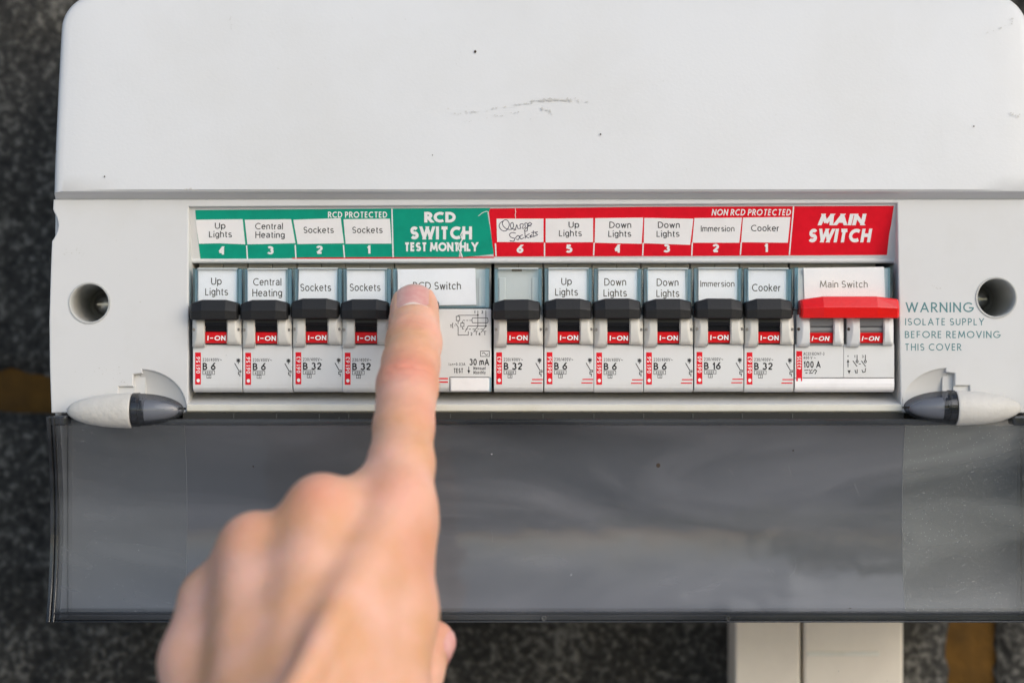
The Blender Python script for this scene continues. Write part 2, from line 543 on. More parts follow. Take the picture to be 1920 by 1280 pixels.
def wall_mat(name, dark, mid, light):
    m = bpy.data.materials.new(name)
    m.use_nodes = True
    nt = m.node_tree
    b = nt.nodes['Principled BSDF']
    b.inputs['Roughness'].default_value = .9
    tc = nt.nodes.new('ShaderNodeTexCoord')
    n = nt.nodes.new('ShaderNodeTexNoise')
    n.inputs['Scale'].default_value = 300; n.inputs['Detail'].default_value = 4; n.inputs['Roughness'].default_value = .6
    n2 = nt.nodes.new('ShaderNodeTexNoise'); n2.inputs['Scale'].default_value = 28; n2.inputs['Detail'].default_value = 3
    ad = nt.nodes.new('ShaderNodeMath'); ad.operation = 'MULTIPLY_ADD'; ad.inputs[1].default_value = .45; ad.inputs[2].default_value = -.22
    ad2 = nt.nodes.new('ShaderNodeMath'); ad2.operation = 'ADD'
    r = nt.nodes.new('ShaderNodeValToRGB')
    r.color_ramp.elements[0].position = .30; r.color_ramp.elements[0].color = (*dark, 1)
    r.color_ramp.elements[1].position = .70; r.color_ramp.elements[1].color = (*light, 1)
    e = r.color_ramp.elements.new(.52); e.color = (*mid, 1)
    bp = nt.nodes.new('ShaderNodeBump'); bp.inputs['Strength'].default_value = .8; bp.inputs['Distance'].default_value = .003
    L = nt.links.new
    L(tc.outputs['Object'], n.inputs['Vector']); L(tc.outputs['Object'], n2.inputs['Vector'])
    L(n2.outputs['Fac'], ad.inputs[0]); L(ad.outputs[0], ad2.inputs[0]); L(n.outputs['Fac'], ad2.inputs[1])
    L(ad2.outputs[0], r.inputs['Fac']); L(r.outputs['Color'], b.inputs['Base Color'])
    L(n.outputs['Fac'], bp.inputs['Height']); L(bp.outputs['Normal'], b.inputs['Normal'])
    return m


M['block'] = wall_mat('clinker_block', (.005, .005, .0045), (.032, .031, .027), (.145, .14, .125))
M['mortar'] = mat('ochre_mortar', (.11, .055, .010), .9, .2, (60, (.06, .032, .008), .4, .7), (120, .8, 2))

# ------------------------------------------------------------------ the wall: clinker blocks in ochre mortar
YW = 100.0
wall = bpy.data.objects.new('wall', None)
COL.objects.link(wall)
wall['kind'] = 'structure'
wall['label'] = 'dark rough clinker block wall with ochre mortar joints'
ROOTS['wall'] = (0, 0, 0)
MB().box(-520, 560, YW + 6, YW + 60, -420, 420).build('mortar', M['mortar'], wall)


def block_mesh(w, h, seed):
    rnd = np.random.RandomState(seed)
    nx, nz = 88, 44
    ph = rnd.rand(8, 3) * 6.28
    fr = (rnd.rand(8, 2) - .5) * np.array([.5, .5])

    def fn(u, v):
        x, z = (u - .5) * w, (v - .5) * h
        e = min(u * w, (1 - u) * w, v * h, (1 - v) * h)
        d = sum(math.sin(x * fr[k][0] + z * fr[k][1] + ph[k][0]) for k in range(8)) * .35
        r = rnd.rand() * 1.4
        wob = 2.4 * math.sin(x * .09 + ph[0][1]) + 1.8 * math.sin(x * .23 + ph[1][1])
        zz = z + (wob if v in (0, 1) else 0)
        return (x + (rnd.rand() - .5) * 2.5, d + r + (5 if e < .01 else 0), zz + (rnd.rand() - .5) * 2.0)
    mb = MB()
    mb.grid(fn, nx, nz)
    m0 = len(mb.v)
    mb.box(-w / 2 + 1.5, w / 2 - 1.5, 4, 50, -h / 2 + 1.5, h / 2 - 1.5)
    return mb.mesh('concrete_block', M['block'], sharp=60)


zj0, zj1 = Z(768, YW), Z(692, YW)            # the bed joint seen left of the box
xj0, xj1 = X(1782, YW), X(1868, YW)          # the upright joint seen below right
jw = xj1 - xj0
BW, BH = 430.0, 204.0
bmeshes = [block_mesh(BW, BH, s) for s in (1, 2, 3)]
k = 0
rows = [(zj1 + BH / 2, xj0 - BW * .5), (zj0 - BH / 2, xj0), (zj1 + BH * 1.5 + 16, xj0), (zj0 - BH * 1.5 - 16, xj0 - BW * .5)]
for zc, xr in rows:
    for i in (-1, 0, 1):
        xc = xr - BW / 2 + i * (BW + jw)
        if xc - BW / 2 > 640 or xc + BW / 2 < -560:
            continue
        o = link('concrete_block', bmeshes[k % 3], wall)
        o.location = (xc * S, YW * S, zc * S)
        if k % 2:
            o.rotation_euler = (0, math.pi, 0)
        k += 1

# ------------------------------------------------------------------ the ground in front of the wall
gm = MB()
gm.box(-40000, 40000, -60000, YW + 40, -1460, -1400)
ground = gm.build('ground', mat('pinkish_paving', (.58, .555, .55), .85, .2, (6, (.50, .475, .47), .4, .7)))
ground['kind'] = 'structure'
ground['label'] = 'pinkish paving in front of the block wall'

MB().box(-6000, 1100, YW + 62, YW + 240, -1400, 1700).build('wall_core', M['block'], wall)
lawn = MB().box(1300, 30000, -40000, -3600, -1460, -1396).build('lawn', mat('lawn_green', (.10, .17, .03), .9, .2, (9, (.16, .21, .05), .4, .7)))
lawn['kind'] = 'structure'
lawn['label'] = 'green lawn beyond the paving'
hr = random.Random(11)
hb = MB()
for i in range(2200):                          # leaf clumps of the hedge that the flap mirrors
    hx, hy, hz = hr.uniform(1300, 7500), -9000 + hr.gauss(0, 260), hr.uniform(-1400, 1)
    hz = -1400 + (hz + 1400) / 1400 * (2300 + min(1, max(0, (hx - 1300) / 900)) * 1500)
    r = hr.uniform(90, 220)
    n3 = Vector((hr.gauss(0, 1), hr.gauss(.6, 1), hr.gauss(.5, 1))).normalized()
    t1 = n3.orthogonal().normalized(); t2 = n3.cross(t1)
    c = Vector((hx, hy + 200 * math.sin(hx / 900), hz + 250 * math.sin(hx / 700)))
    hb.add([c + t1 * r, c + t2 * r * .6 + n3 * 30, c - t1 * r, c - t2 * r * .6 + n3 * 30], [(0, 1, 2), (0, 2, 3)])
hm = mat('hedge_leaf', (.18, .24, .03), .6, .3, (2, (.28, .32, .05), .4, .6))
_n = hm.node_tree
_t = _n.nodes.new('ShaderNodeBsdfTranslucent'); _t.inputs['Color'].default_value = (.62, .66, .10, 1)   # leaves lit through from behind
_m = _n.nodes.new('ShaderNodeMixShader'); _m.inputs['Fac'].default_value = .6
_n.links.new(_n.nodes['Principled BSDF'].outputs[0], _m.inputs[1]); _n.links.new(_t.outputs[0], _m.inputs[2])
_n.links.new(_m.outputs[0], _n.nodes['Material Output'].inputs['Surface'])
hedge = hb.build('hedge', hm, fix=False)
hedge['kind'] = 'stuff'
hedge['label'] = 'yellow green hedge facing the wall across the lawn'

# ------------------------------------------------------------------ trunking below the box
YT = 74.0
for x0, x1, wd, lab in ((1380, 1499, 20, 'narrower of the two beige cable trunking lengths under the box'),
                        (1509, 1692, 22, 'wider beige cable trunking length under the box, nearer the ochre joint')):
    a, b = X(x0, YT), X(x1, YT)
    t = thing('cable_trunking', lab, 'cable trunking', ((a + b) / 2, YT, -300), 'cable trunking lengths below the fuse box')
    MB().box(a, b, YT + 7, YW + 1, -420, Z(1120, YT)).build('channel', M['trunk'], t, bevel=.8)
    MB().box(a - .4, b + .4, YT, YT + 6.6, -420, Z(1120, YT)).build('cover_strip', M['trunk'], t, bevel=1.2, seg=3)
    if x1 > 1600:
        MB().box(a + 1, b - 9, YT - .5, YT + .5, Z(1229, YT), Z(1220, YT)).build('clip_rib', M['cream'], t, bevel=.4)

# ------------------------------------------------------------------ the fuse box
unit = thing('fuse_box', 'white plastic household fuse box with smoked flap hanging open on block wall', 'fuse box', (X(1012), YW, Z(640)))
XC = X(1022)
# --- top cover
YC0, YC1 = -4.0, 9.0                         # face depth at the lip and at the top edge
zb, zt = Z(361, YC0), Z(-14, YC1)
XL = X(98, YC0)
XR = 2 * XC - XL


def yface(z):
    t = (z - zb) / (zt - zb)
    return YC0 + (YC1 - YC0) * (t ** 1.25 if t > 0 else 0)


def cover_ring(ins, back, dzb=0.0, bulge=0.0):
    r_top, r_bot = max(13 - ins, 4), 1.0
    x0, x1, z0, z1 = XL + ins, XR - ins, zb + min(ins * .12, 1) - dzb, zt - ins
    pts = []
    for i in range(13):
        a = math.radians(180 - 90 * i / 12)
        pts.append((x0 + r_top + r_top * math.cos(a), z1 - r_top + r_top * math.sin(a)))
    for i in range(1, 20):
        pts.append((x0 + r_top + (x1 - x0 - 2 * r_top) * i / 20, z1))
    for i in range(13):
        a = math.radians(90 - 90 * i / 12)
        pts.append((x1 - r_top + r_top * math.cos(a), z1 - r_top + r_top * math.sin(a)))
    for i in range(1, 10):
        pts.append((x1, z1 - r_top - (z1 - r_top - z0) * i / 10))
    pts.append((x1, z0))
    for i in range(1, 20):
        pts.append((x1 - (x1 - x0) * i / 20, z0))
    pts.append((x0, z0))
    for i in range(1, 10):
        pts.append((x0, z0 + (z1 - r_top - z0) * i / 10))
    return [(x, yface(z) + back, z) for x, z in pts]


mb = MB()
rg = [[(x, YW + .5, z) for x, y, z in cover_ring(-.8, 0, 3)],
      [(x, max(y, 14), z) for x, y, z in cover_ring(-.3, 14, 3.0)], cover_ring(0, 5.2, 2.7), cover_ring(.1, 2.6, .25), cover_ring(.5, 1.5), cover_ring(1.3, .7),
      cover_ring(2.4, .25), cover_ring(4, 0), cover_ring(12, -.3), cover_ring(25, -.5), cover_ring(33, -.6)]
mb.rings(rg, True, True, True, True)
cover = mb.build('top_cover', M['cover'], unit, sharp=50)


def cov(px, py, lift=0.0):
    y = yface(Z(py, -4)) - .75
    y = yface(Z(py, y)) - .75 - lift
    return (X(px, y), y, Z(py, y))


# scuffs and specks on the cover
sm_ = MB(); rs = random.Random(3)


def scatter(mb_, pts, n, spread, r0, r1, mp):
    for i in range(n):
        t = rs.random() * (len(pts) - 1); j = int(t); f = t - j
        x = pts[j][0] * (1 - f) + pts[j + 1][0] * f + rs.gauss(0, spread * .6)
        y = pts[j][1] * (1 - f) + pts[j + 1][1] * f + rs.gauss(0, spread)
        r = r0 + (r1 - r0) * rs.random() ** 2
        n_ = 6
        a0 = rs.random() * 6
        mb_.add([mp(x + 1.5 * r * math.cos(a0 + 6.283 * q / n_), y + r * math.sin(a0 + 6.283 * q / n_), .01 + .01 * rs.random()) for q in range(n_)],
                [tuple(range(n_))])


scatter(sm_, [(846, 215), (900, 208), (960, 198), (1000, 192)], 55, 1.3, .3, 1.3, cov)
scatter(sm_, [(870, 228), (930, 218), (985, 208)], 24, 1.3, .3, 1.0, cov)
scatter(sm_, [(995, 190), (1035, 187), (1075, 187)], 75, 1.6, .4, 1.6, cov)
scatter(sm_, [(1026, 188), (1045, 187)], 18, 1, .8, 1.8, cov)
scatter(sm_, [(1075, 188), (1105, 190)], 8, 2, .4, 1.2, cov)
scatter(sm_, [(1015, 205), (1035, 212)], 14, 3, .4, 1.6, cov)
scatter(sm_, [(345, 355), (358, 353)], 16, 1, .4, 1.4, cov)
scatter(sm_, [(1848, 63), (1890, 47)], 8, 1, .5, 1.4, cov)
scatter(sm_, [(1894, 213), (1912, 219)], 11, 2, .5, 1.5, cov)
scatter(sm_, [(1896, 35), (1900, 40)], 6, 2, .6, 1.6, cov)
scatter(sm_, [(432, 30), (434, 56)], 10, 1.4, .4, 1.1, cov)
scatter(sm_, [(150, 20), (1850, 340)], 26, 70, .3, .9, cov)
sm_.build('scuff_mark', M['scuff'], unit, fix=False)['kind'] = 'stuff'
sp = MB()
for x, y, r in ((891, 97, 2.4), (1126, 252, 1.5), (196, 331, 1.4), (104, 284, 1.6), (1826, 237, 1.3), (811, 291, 1.0)):
    sp.add([cov(x + r * math.cos(6.283 * q / 8), y + r * 1.2 * math.sin(6.283 * q / 8), .03) for q in range(8)], [tuple(range(8))])
sp.build('dirt_speck', M['scuff_dark'], unit, fix=False)['kind'] = 'stuff'

# --- front plate with window, screw holes, latch scoops
p = lambda px, py: (X(px), Z(py))


def ell(cx, cy, rx, ry, n=32, a0=0, a1=360):
    return [(cx + rx * math.cos(math.radians(a0 + (a1 - a0) * i / n)), cy - ry * math.sin(math.radians(a0 + (a1 - a0) * i / n))) for i in range(n if a1 - a0 == 360 else n + 1)]


mirror = lambda pts: [(2040 - x, y - 2) for x, y in pts]
left_edge = [(100, 374), (99, 392)] + [(99 + 10 * math.sin(math.pi * t), 394 + 56 * t) for t in (0.05, .15, .3, .5, .7, .85, .95)] + \
    [(97, 452), (95, 500), (92, 600), (93, 690), (96, 774)]
outline = [p(x, y) for x, y in left_edge] + [(2 * XC - X(x), Z(y)) for x, y in left_edge[::-1]]
window = [(354, 388), (1682, 381), (1689, 767), (353, 769)]
scoop_l = [(222, 768), (222, 725), (250, 725), (250, 702), (267, 700), (267, 693)] + ell(262, 764, 86, 71, 12, 86, 0)[1:] + [(348, 768)]
scoop_r = mirror(scoop_l)
hole_l, hole_r = ell(168, 568, 35.5, 35.5), ell(1868, 558, 35.5, 35.5)
mb = MB()
plate_mesh(mb, outline, [[p(x, y) for x, y in h] for h in (window, scoop_l, scoop_r, hole_l, hole_r)], 0, 4.2, .5)
plate = mb.build('front_plate', M['plate'], unit, fix=False)
# sides and bottom of the box behind the plate
xl, xr_ = X(97), 2 * XC - X(97)
MB().box(xl, xl + 2.5, 4.4, YW, Z(1142, 30), Z(362)).build('side_wall', M['plate'], unit, bevel=.6)
MB().box(xr_ - 2.5, xr_, 4.4, YW, Z(1142, 30), Z(362)).build('side_wall', M['plate'], unit, bevel=.6)
MB().box(xl + 2.7, xr_ - 2.7, 10, YW, Z(1140, 30), Z(786)).build('lower_body', M['plate'], unit, bevel=2)
MB().box(X(340), X(1700), 44, 46, Z(790), Z(360)).build('back_panel', M['inside'], unit)
# screw hole sleeves
for nm, (cx, cy) in (('a', (168, 568)), ('b', (1868, 558))):
    c = P(cx, cy)
    rr = 35.3 / 5.3333

    def ring(r, y):
        return [(c[0] + r * math.cos(6.2832 * i / 40), y, c[2] + r * math.sin(6.2832 * i / 40)) for i in range(40)]
    mb = MB()
    mb.rings([ring(rr + .75, -.02), ring(rr + .7, -.28), ring(rr + .35, -.38), ring(rr + .02, -.2), ring(rr - .1, 4), ring(rr - .6, 26)], True, False, False, True)
    sl = mb.build('hole_sleeve', M['tube'], unit, fix=True, sharp=60)
    mb = MB()
    mb.add(ring(rr - .6, 25.5), [tuple(range(40))])
    mb.build('sleeve_floor', M['floor_grey'], sl)
    mb = MB()
    mb.rings([ring(3.6, 25), ring(3.6, 22.5), ring(2.6, 21.6), ring(.05, 21.4)], True, False, False, True)
    mb.box(c[0] - 2.4, c[0] + 2.4, 21.2, 21.5, c[2] - .35, c[2] + .35)
    mb.build('screw', M['screw'], sl)


# latch scoops: stepped floors and a hollow bowl behind each cut-out
def scoop(flip):
    f = (lambda x, y: (2040 - x, y - 2)) if flip else (lambda x, y: (x, y))
    q = lambda x, y, Y: (X(f(x, y)[0]), Y, Z(f(x, y)[1]))
    mb = MB()

    def bowl_fn(u, v):
        a = math.radians(90 * u)
        r = v
        x, y = 262 + 89 * r * math.cos(a), 764 - 74 * r * math.sin(a)
        return q(x, y, 4.2 - 3.9 * r ** 2.6)
    mb.grid(bowl_fn, 20, 12)
    s = mb.build('latch_scoop', M['plate'], unit)
    mb = MB()
    for x0, x1, y0, Y in ((219, 251, 720, 1.0), (249, 270, 696, 2.2)):
        a, b = q(x0, y0, Y), q(x1, 770, Y)
        mb.box(min(a[0], b[0]), max(a[0], b[0]), Y, 4.1, b[2], a[2])
    mb.build('latch_step', M['plate'], s)


scoop(False); scoop(True)

# --- window reveal
mb = MB()
wl = [(354, 386), (353, 770)]
YR = 46
mb.add([P(354, 387, .3), P(353, 770, .3), (X(353, 0) - .2, YR, Z(770)), (X(354) - .2, YR, Z(387))], [(0, 1, 2, 3)])
mb.build('window_reveal', M['plate'], unit, fix=False)
mb = MB()
mb.add([P(1682, 381, .3), P(1689, 770, .3), (X(1689) + .2, YR, Z(770)), (X(1682) + .2, YR, Z(381))], [(0, 1, 2, 3)])
rev = mb.build('window_reveal', M['plate'], unit, fix=False)
MB().prism_x([(.4, Z(757)), (24, Z(735) + 1.0), (24, Z(760)), (.4, Z(768))], X(352.5), X(1689)).build('bottom_sill', M['plate'], unit)
mb = MB()
mb.prism_x([(-1.1, Z(758)), (-1.5, Z(760)), (-1.5, Z(769.5)), (-.9, Z(772)), (.0, Z(772)), (.0, Z(758))], X(351), X(1690))
mb.build('sill_lip', M['cream'], unit, bevel=.3)

# --- slanted label panel with its printed strips
YA, YB = 1.6, 7.0
A3 = Vector(P(1000, 386, YA)); B3 = Vector(P(1000, 487, YB))
ln = Vector((1, 0, 0)).cross(B3 - A3).normalized()
if ln.y > 0:
    ln = -ln
EYE = Vector((0, -DIST, 0))


def lab(px, py, lift=0.0):
    d = Vector(((px - 960) / K, 1.0, (640 - py) / K))
    t = (A3 - EYE).dot(ln) / d.dot(ln)
    q = EYE + d * t + ln * lift
    return tuple(q)


mb = MB()
mb.add([lab(352, 384), lab(1687, 378), lab(1687, 489), lab(350, 492)], [(0, 1, 2, 3)])
mb.add([P(352, 380, 1.5), P(1687, 374, 1.5), lab(1687, 378), lab(352, 384)], [(0, 1, 2, 3)])
panel = mb.build('label_panel', M['plate'], unit)
# roll under the panel
a, b = lab(366, 488), lab(1672, 488)
mb = MB()
cy_, cz_ = a[1] + .6, a[2] - .1
mb.prism_x([(cy_ + 1.1 * math.cos(6.283 * i / 14), cz_ + 1.0 * math.sin(6.283 * i / 14)) for i in range(14)], X(364, 20), X(1667, 20), True)
mb.build('panel_roll', M['plate'], unit, sharp=60)

red = flat(lab, [(916, 391), (1200, 388), (1676, 386), (1671, 420), (1667, 440), (1663, 478), (1300, 480), (926, 481)], .05).build('red_strip', M['red_print'], unit)
green = MB()
green.add([lab(x, y, .05) for x, y in ((366, 394), (734, 391), (737, 482), (376, 486), (370, 440))], [(0, 1, 2, 3, 4)])
green = green.build('green_strip', M['green_print'], unit)
flat(lab, [(548, 483), (736, 482), (926, 481), (926, 483.4), (736, 484.6), (548, 485.6)], .08).build('red_edge', M['red_print'], unit)
tag_ = flat(lab, [(736, 391), (919, 390), (917, 397), (914, 399), (921, 440), (926, 476), (900, 479), (868, 482), (862, 470), (861, 462), (866, 452), (865, 462), (869, 482), (800, 482), (739, 482)][:9] + [(860, 482), (739, 482)], .16)
tag_ = tag_.build('green_switch_sticker', M['green_print'], unit)
tear = MB()
ink(tear, lab, [[(868, 431), (864, 440), (867, 449), (861, 458), (859, 466), (864, 473), (867, 482)]], 2.0)
for i, v in enumerate(tear.v):
    tear.v[i] = tuple(Vector(v) + ln * .23)
tear.build('torn_edge', M['label_paper'], tag_)
crk = MB()
ink(crk, lab, [[(897, 405), (904, 399), (912, 396), (916, 397)], [(966, 391), (967, 397), (966, 403), (967, 409)]], 1.0)
for i, v in enumerate(crk.v):
    crk.v[i] = tuple(Vector(v) + ln * .2)
crk.build('crease', M['label_paper'], tag_)

ll = lambda lift: (lambda px, py, e=0.0: lab(px, py, lift + e))
t = MB(); write(t, ll(.10), 'RCD PROTECTED', 670.5, 402.5, 11.5, 111, .19, .15); t.build('lettering', M['white_ink'], green)
t = MB(); write(t, ll(.10), 'NON RCD PROTECTED', 1408, 398, 12, 148, .19, .15, .2); t.build('lettering', M['white_ink'], red)
t = MB()
write(t, ll(.22), 'RCD', 825, 407, 20, 59, .27, .06)
write(t, ll(.22), 'SWITCH', 827, 436.5, 24.5, 116, .25, .09)
write(t, ll(.22), 'TEST MONTHLY', 827, 462.5, 17, 138, .25, .06)
t.build('lettering', M['white_ink'], tag_)
t = MB()
write(t, ll(.12), 'MAIN', 1576.5, 411.5, 21.5, 86, .27, .06, .2)
write(t, ll(.12), 'SWITCH', 1572.5, 441.5, 25.5, 117, .26, .09, .2)
t.build('lettering', M['white_ink'], red)
for host, lst in ((green, (('4', 416, 469.5), ('3', 507, 469), ('2', 599, 468), ('1', 691, 467.5))),
                  (red, (('6', 975, 466.5), ('5', 1067, 466), ('4', 1158, 466), ('3', 1250, 465.5), ('2', 1342, 465), ('1', 1436, 464.5)))):
    for ch, x, y in lst:
        t = MB(); write(t, ll(.14), ch, x, y, 15.5, 7.5 if ch == '1' else 12.5, .25); t.build('numeral', M['white_ink'], host)
for host, lst in ((green, [[(462.5, 460), (464, 485)], [(553.5, 459), (555, 484)], [(644, 459), (646, 483)], [(735, 392), (737, 482)]]),
                  (red, [[(929, 456), (930, 480)], [(1021, 455), (1021, 480)], [(1114, 455), (1113, 479)], [(1206, 455), (1205, 479)],
                         [(1298, 455), (1297, 479)], [(1390, 454), (1388, 478)], [(1488, 387), (1480, 478)]])):
    for l in lst:
        t = MB(); ink(t, ll(.18 if l[0][0] == 735 else .1), [l], 2.4); t.build('divider_line', M['white_ink'], host)
cells = [
    ([(367, 412), (455, 411), (458, 440), (460, 458), (410, 456), (373, 457), (369, 430)], [('Up', 413, 423, 20), ('Lights', 413.5, 439, 43)]),
    ([(459, 412), (546, 411), (554, 456), (464, 458)], [('Central', 504.5, 424, 52), ('Heating', 506.5, 440, 55)]),
    ([(550, 412), (639, 409), (645, 456), (558, 457.5)], [('Sockets', 597.5, 431, 57)]),
    ([(644, 411), (731, 410), (734, 456.5), (648, 457)], [('Sockets', 689, 431, 57)]),
    ([(931, 410), (1019, 410), (1019, 454), (932, 453.5)], []),
    ([(1023, 410), (1112, 409), (1112, 454), (1023, 454.5)], [('Up', 1076, 421, 20), ('Lights', 1069.5, 437, 43)]),
    ([(1116, 409), (1206, 408), (1203, 457), (1115, 455)], [('Down', 1163, 421.5, 41), ('Lights', 1162, 438, 43)]),
    ([(1208, 408.5), (1300, 410), (1294, 459), (1207, 456)], [('Down', 1254, 421.5, 41), ('Lights', 1252.5, 438, 43)]),
    ([(1302, 409), (1391, 408), (1386, 455), (1298, 455)], [('Immersion', 1345.5, 428.5, 63)]),
    ([(1393, 408), (1482, 407), (1477, 455), (1389.5, 454)], [('Cooker', 1434.5, 427.5, 53)]),
]
for poly, txt in cells:
    mb = MB()
    mb.add([lab(x, y, .12) for x, y in poly] + [lab(x, y, .04) for x, y in poly],
           [tuple(range(len(poly)))] + [(i, (i + 1) % len(poly), len(poly) + (i + 1) % len(poly), len(poly) + i) for i in range(len(poly))])
    c = mb.build('paper_label', M['label_paper'], unit)
    t = MB()
    for s_, x, y, w in txt:
        write(t, ll(.15), s_, x, y, 11 if s_ == 'Immersion' else 12, w, .125, .12)
    if txt:
        t.build('lettering', M['black_ink'], c)
    else:
        hand = [  # ballpoint: Garage Sockets
            [(944, 414), (938, 418), (936, 424), (940, 431), (947, 433), (952, 429), (955, 420), (951, 413), (945, 413), (942, 420), (948, 428), (958, 430), (963, 424), (961, 417), (957, 421), (959, 428), (966, 429), (969, 421), (971, 428), (977, 428)],
            [(977, 428), (975, 421), (981, 420), (980, 428), (985, 426), (984, 419), (989, 419), (989, 428), (988, 433), (983, 432), (992, 423), (997, 420), (993, 417), (990, 422), (996, 424)],
            [(967, 437), (960, 436), (955, 440), (959, 445), (965, 447), (963, 452), (956, 451)],
            [(966, 447), (970, 442), (974, 443), (972, 449), (968, 448)], [(980, 440), (975, 443), (977, 448), (983, 445)],
            [(984, 433), (985, 447)], [(993, 438), (986, 443), (992, 446)], [(993, 443), (997, 440), (994, 445), (999, 443)],
            [(1000, 432), (1000, 443), (1003, 442)], [(996, 436), (1006, 435)], [(1008, 434), (1004, 437), (1008, 440), (1003, 442)], [(963, 432), (968, 430)]]
        def smooth(l):
            o_ = []
            for i in range(len(l) - 1):
                p0, p1, p2, p3 = l[max(i - 1, 0)], l[i], l[i + 1], l[min(i + 2, len(l) - 1)]
                for f_ in (0, .25, .5, .75):
                    o_.append(tuple(.5 * (2 * p1[c_] + (p2[c_] - p0[c_]) * f_ + (2 * p0[c_] - 5 * p1[c_] + 4 * p2[c_] - p3[c_]) * f_ ** 2 + (3 * p1[c_] - p0[c_] - 3 * p2[c_] + p3[c_]) * f_ ** 3) for c_ in (0, 1)))
            return o_ + [l[-1]]
        ink(t, ll(.15), [smooth(l) for l in hand], 1.35, .004)
        t.build('handwriting', M['blue_ink'], c)

# printed warning on the plate
t = MB()
fr = lambda lift: (lambda px, py, e=0.0: (X(px), -lift - e, Z(py)))
write(t, fr(.03), 'WARNING', 1761.5, 576, 18.5, 127, .14, .2)
write(t, fr(.03), 'ISOLATE SUPPLY', 1771, 603, 13.2, 148, .135, .24)
write(t, fr(.03), 'BEFORE REMOVING', 1786, 627, 13.2, 179, .135, .22)
write(t, fr(.03), 'THIS COVER', 1749.5, 650.5, 13.2, 106, .135, .24)
t.build('warning_lettering', M['teal_ink'], plate)
pl = MB()
scatter(pl, [(190, 430), (300, 680)], 16, 50, .3, 1.1, fr(.0))
scatter(pl, [(120, 470), (160, 480)], 14, 6, .4, 1.0, fr(.0))
scatter(pl, [(140, 700), (215, 690), (240, 715)], 22, 6, .4, 1.2, fr(.0))
scatter(pl, [(1748, 537), (1765, 541)], 10, 1, .4, 1.0, fr(.0))
pl.build('scuff_mark', M['scuff'], unit, fix=False)['kind'] = 'stuff'

# ------------------------------------------------------------------ the smoked flap, hanging open
XF0, XF1 = X(87, -7), 2 * XC - X(87, -7)
ZF1, ZF0 = Z(781, -7), Z(1166, -7)


def yflap(z):
    t = (z - ZF0) / (ZF1 - ZF0)
    return -7 + 6.0 * (1 - (2 * t - 1) ** 2)


def flap_sheet(mb, x0, x1, z0, z1, nx, nz, off, thick=1.6):
    n = (nx + 1) * (nz + 1)

    def fn(o):
        return lambda u, v: (x0 + (x1 - x0) * u, yflap(z0 + (z1 - z0) * v) + o, z0 + (z1 - z0) * v)
    mb.grid(fn(off), nx, nz)
    return mb


flap = MB()
xm0, xm1 = X(352, 0), X(1690, 0)
flap_sheet(flap, xm0, xm1, Z(1146, -7), Z(797, -6), 40, 24, 0)
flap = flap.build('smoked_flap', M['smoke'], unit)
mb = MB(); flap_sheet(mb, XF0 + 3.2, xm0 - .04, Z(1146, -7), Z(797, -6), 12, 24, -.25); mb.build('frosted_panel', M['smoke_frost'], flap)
mb = MB(); flap_sheet(mb, xm1 + .04, XF1 - 3.2, Z(1146, -7), Z(797, -6), 12, 24, -.25); mb.build('frosted_panel', M['smoke_frost_sparkle'], flap)


def rail(x0, x1, nm):
    mb = MB()
    rings_ = []
    for i in range(25):
        z = ZF0 + (ZF1 - ZF0) * i / 24
        y = yflap(z)
        rings_.append([(x0, y - 1.2, z), (x1, y - 1.2, z), (x1, y + 6, z), (x0, y + 6, z)])
    mb.rings(rings_, True, True, True, False)
    mb.build(nm, M['smoke_edge'], flap, bevel=.35)


rail(XF0, XF0 + 1.5, 'side_flange'); rail(XF0 + 1.9, XF0 + 3.0, 'side_flange')
rail(XF1 - 1.5, XF1, 'side_flange'); rail(XF1 - 3.0, XF1 - 1.9, 'side_flange')
mb = MB()
mb.box(XF0 + 3.1, XF1 - 3.1, -8.2, 1, Z(1150, -8), Z(1147, -8))
mb.box(XF0 + 3.1, XF1 - 3.1, -7.4, 1, Z(1163, -8), Z(1150.5, -8))
mb.box(XF0 + 3.1, XF1 - 3.1, -8.2, 1, Z(1166.5, -8), Z(1163.5, -8))
mb.build('bottom_rim', M['smoke_edge'], flap, bevel=.25)
for x in (1020, 1366):
    mb = MB()
    c = P(x, 1159, -8)
    mb.rings([[(c[0] + r * math.cos(6.283 * i / 12), y, c[2] + r * math.sin(6.283 * i / 12)) for i in range(12)] for r, y in ((.9, -7.4), (.9, -7.9), (.55, -7.9), (.5, -7.5))], True, False, True, False)
    mb.build('rim_pip', M['smoke_frost'], flap)
mb = MB()
mb.prism_x([(-5.5, Z(796.5, -5)), (-6.6, Z(795, -5)), (-6.8, Z(788, -5)), (-6.2, Z(785, -5)), (3, Z(785, -5)), (3, Z(796.5, -5))], X(250), X(1790))
mb.build('hinge_bar', M['smoke_edge'], flap, bevel=.2)
mb = MB()
mb.box(X(345), X(1692), -2.2, 2, Z(784), Z(773.5))
mb.build('hinge_gap', M['inside'], unit)
for i, x in enumerate((440, 520, 600, 655, 755, 845, 922, 1018, 1113, 1206, 1298, 1390, 1484)):
    MB().box(X(x) - .15, X(x) + .15, -2.5, -2.15, Z(783), Z(774.5)).build('hinge_tooth', M['seam'], unit)
for x0, x1 in ((88, 126), (1898, 1940)):
    MB().box(X(x0, -6), X(x1, -6), -7, 0, Z(797, -6), Z(779, -6)).build('corner_lug', M['smoke_edge'], flap, bevel=.8)


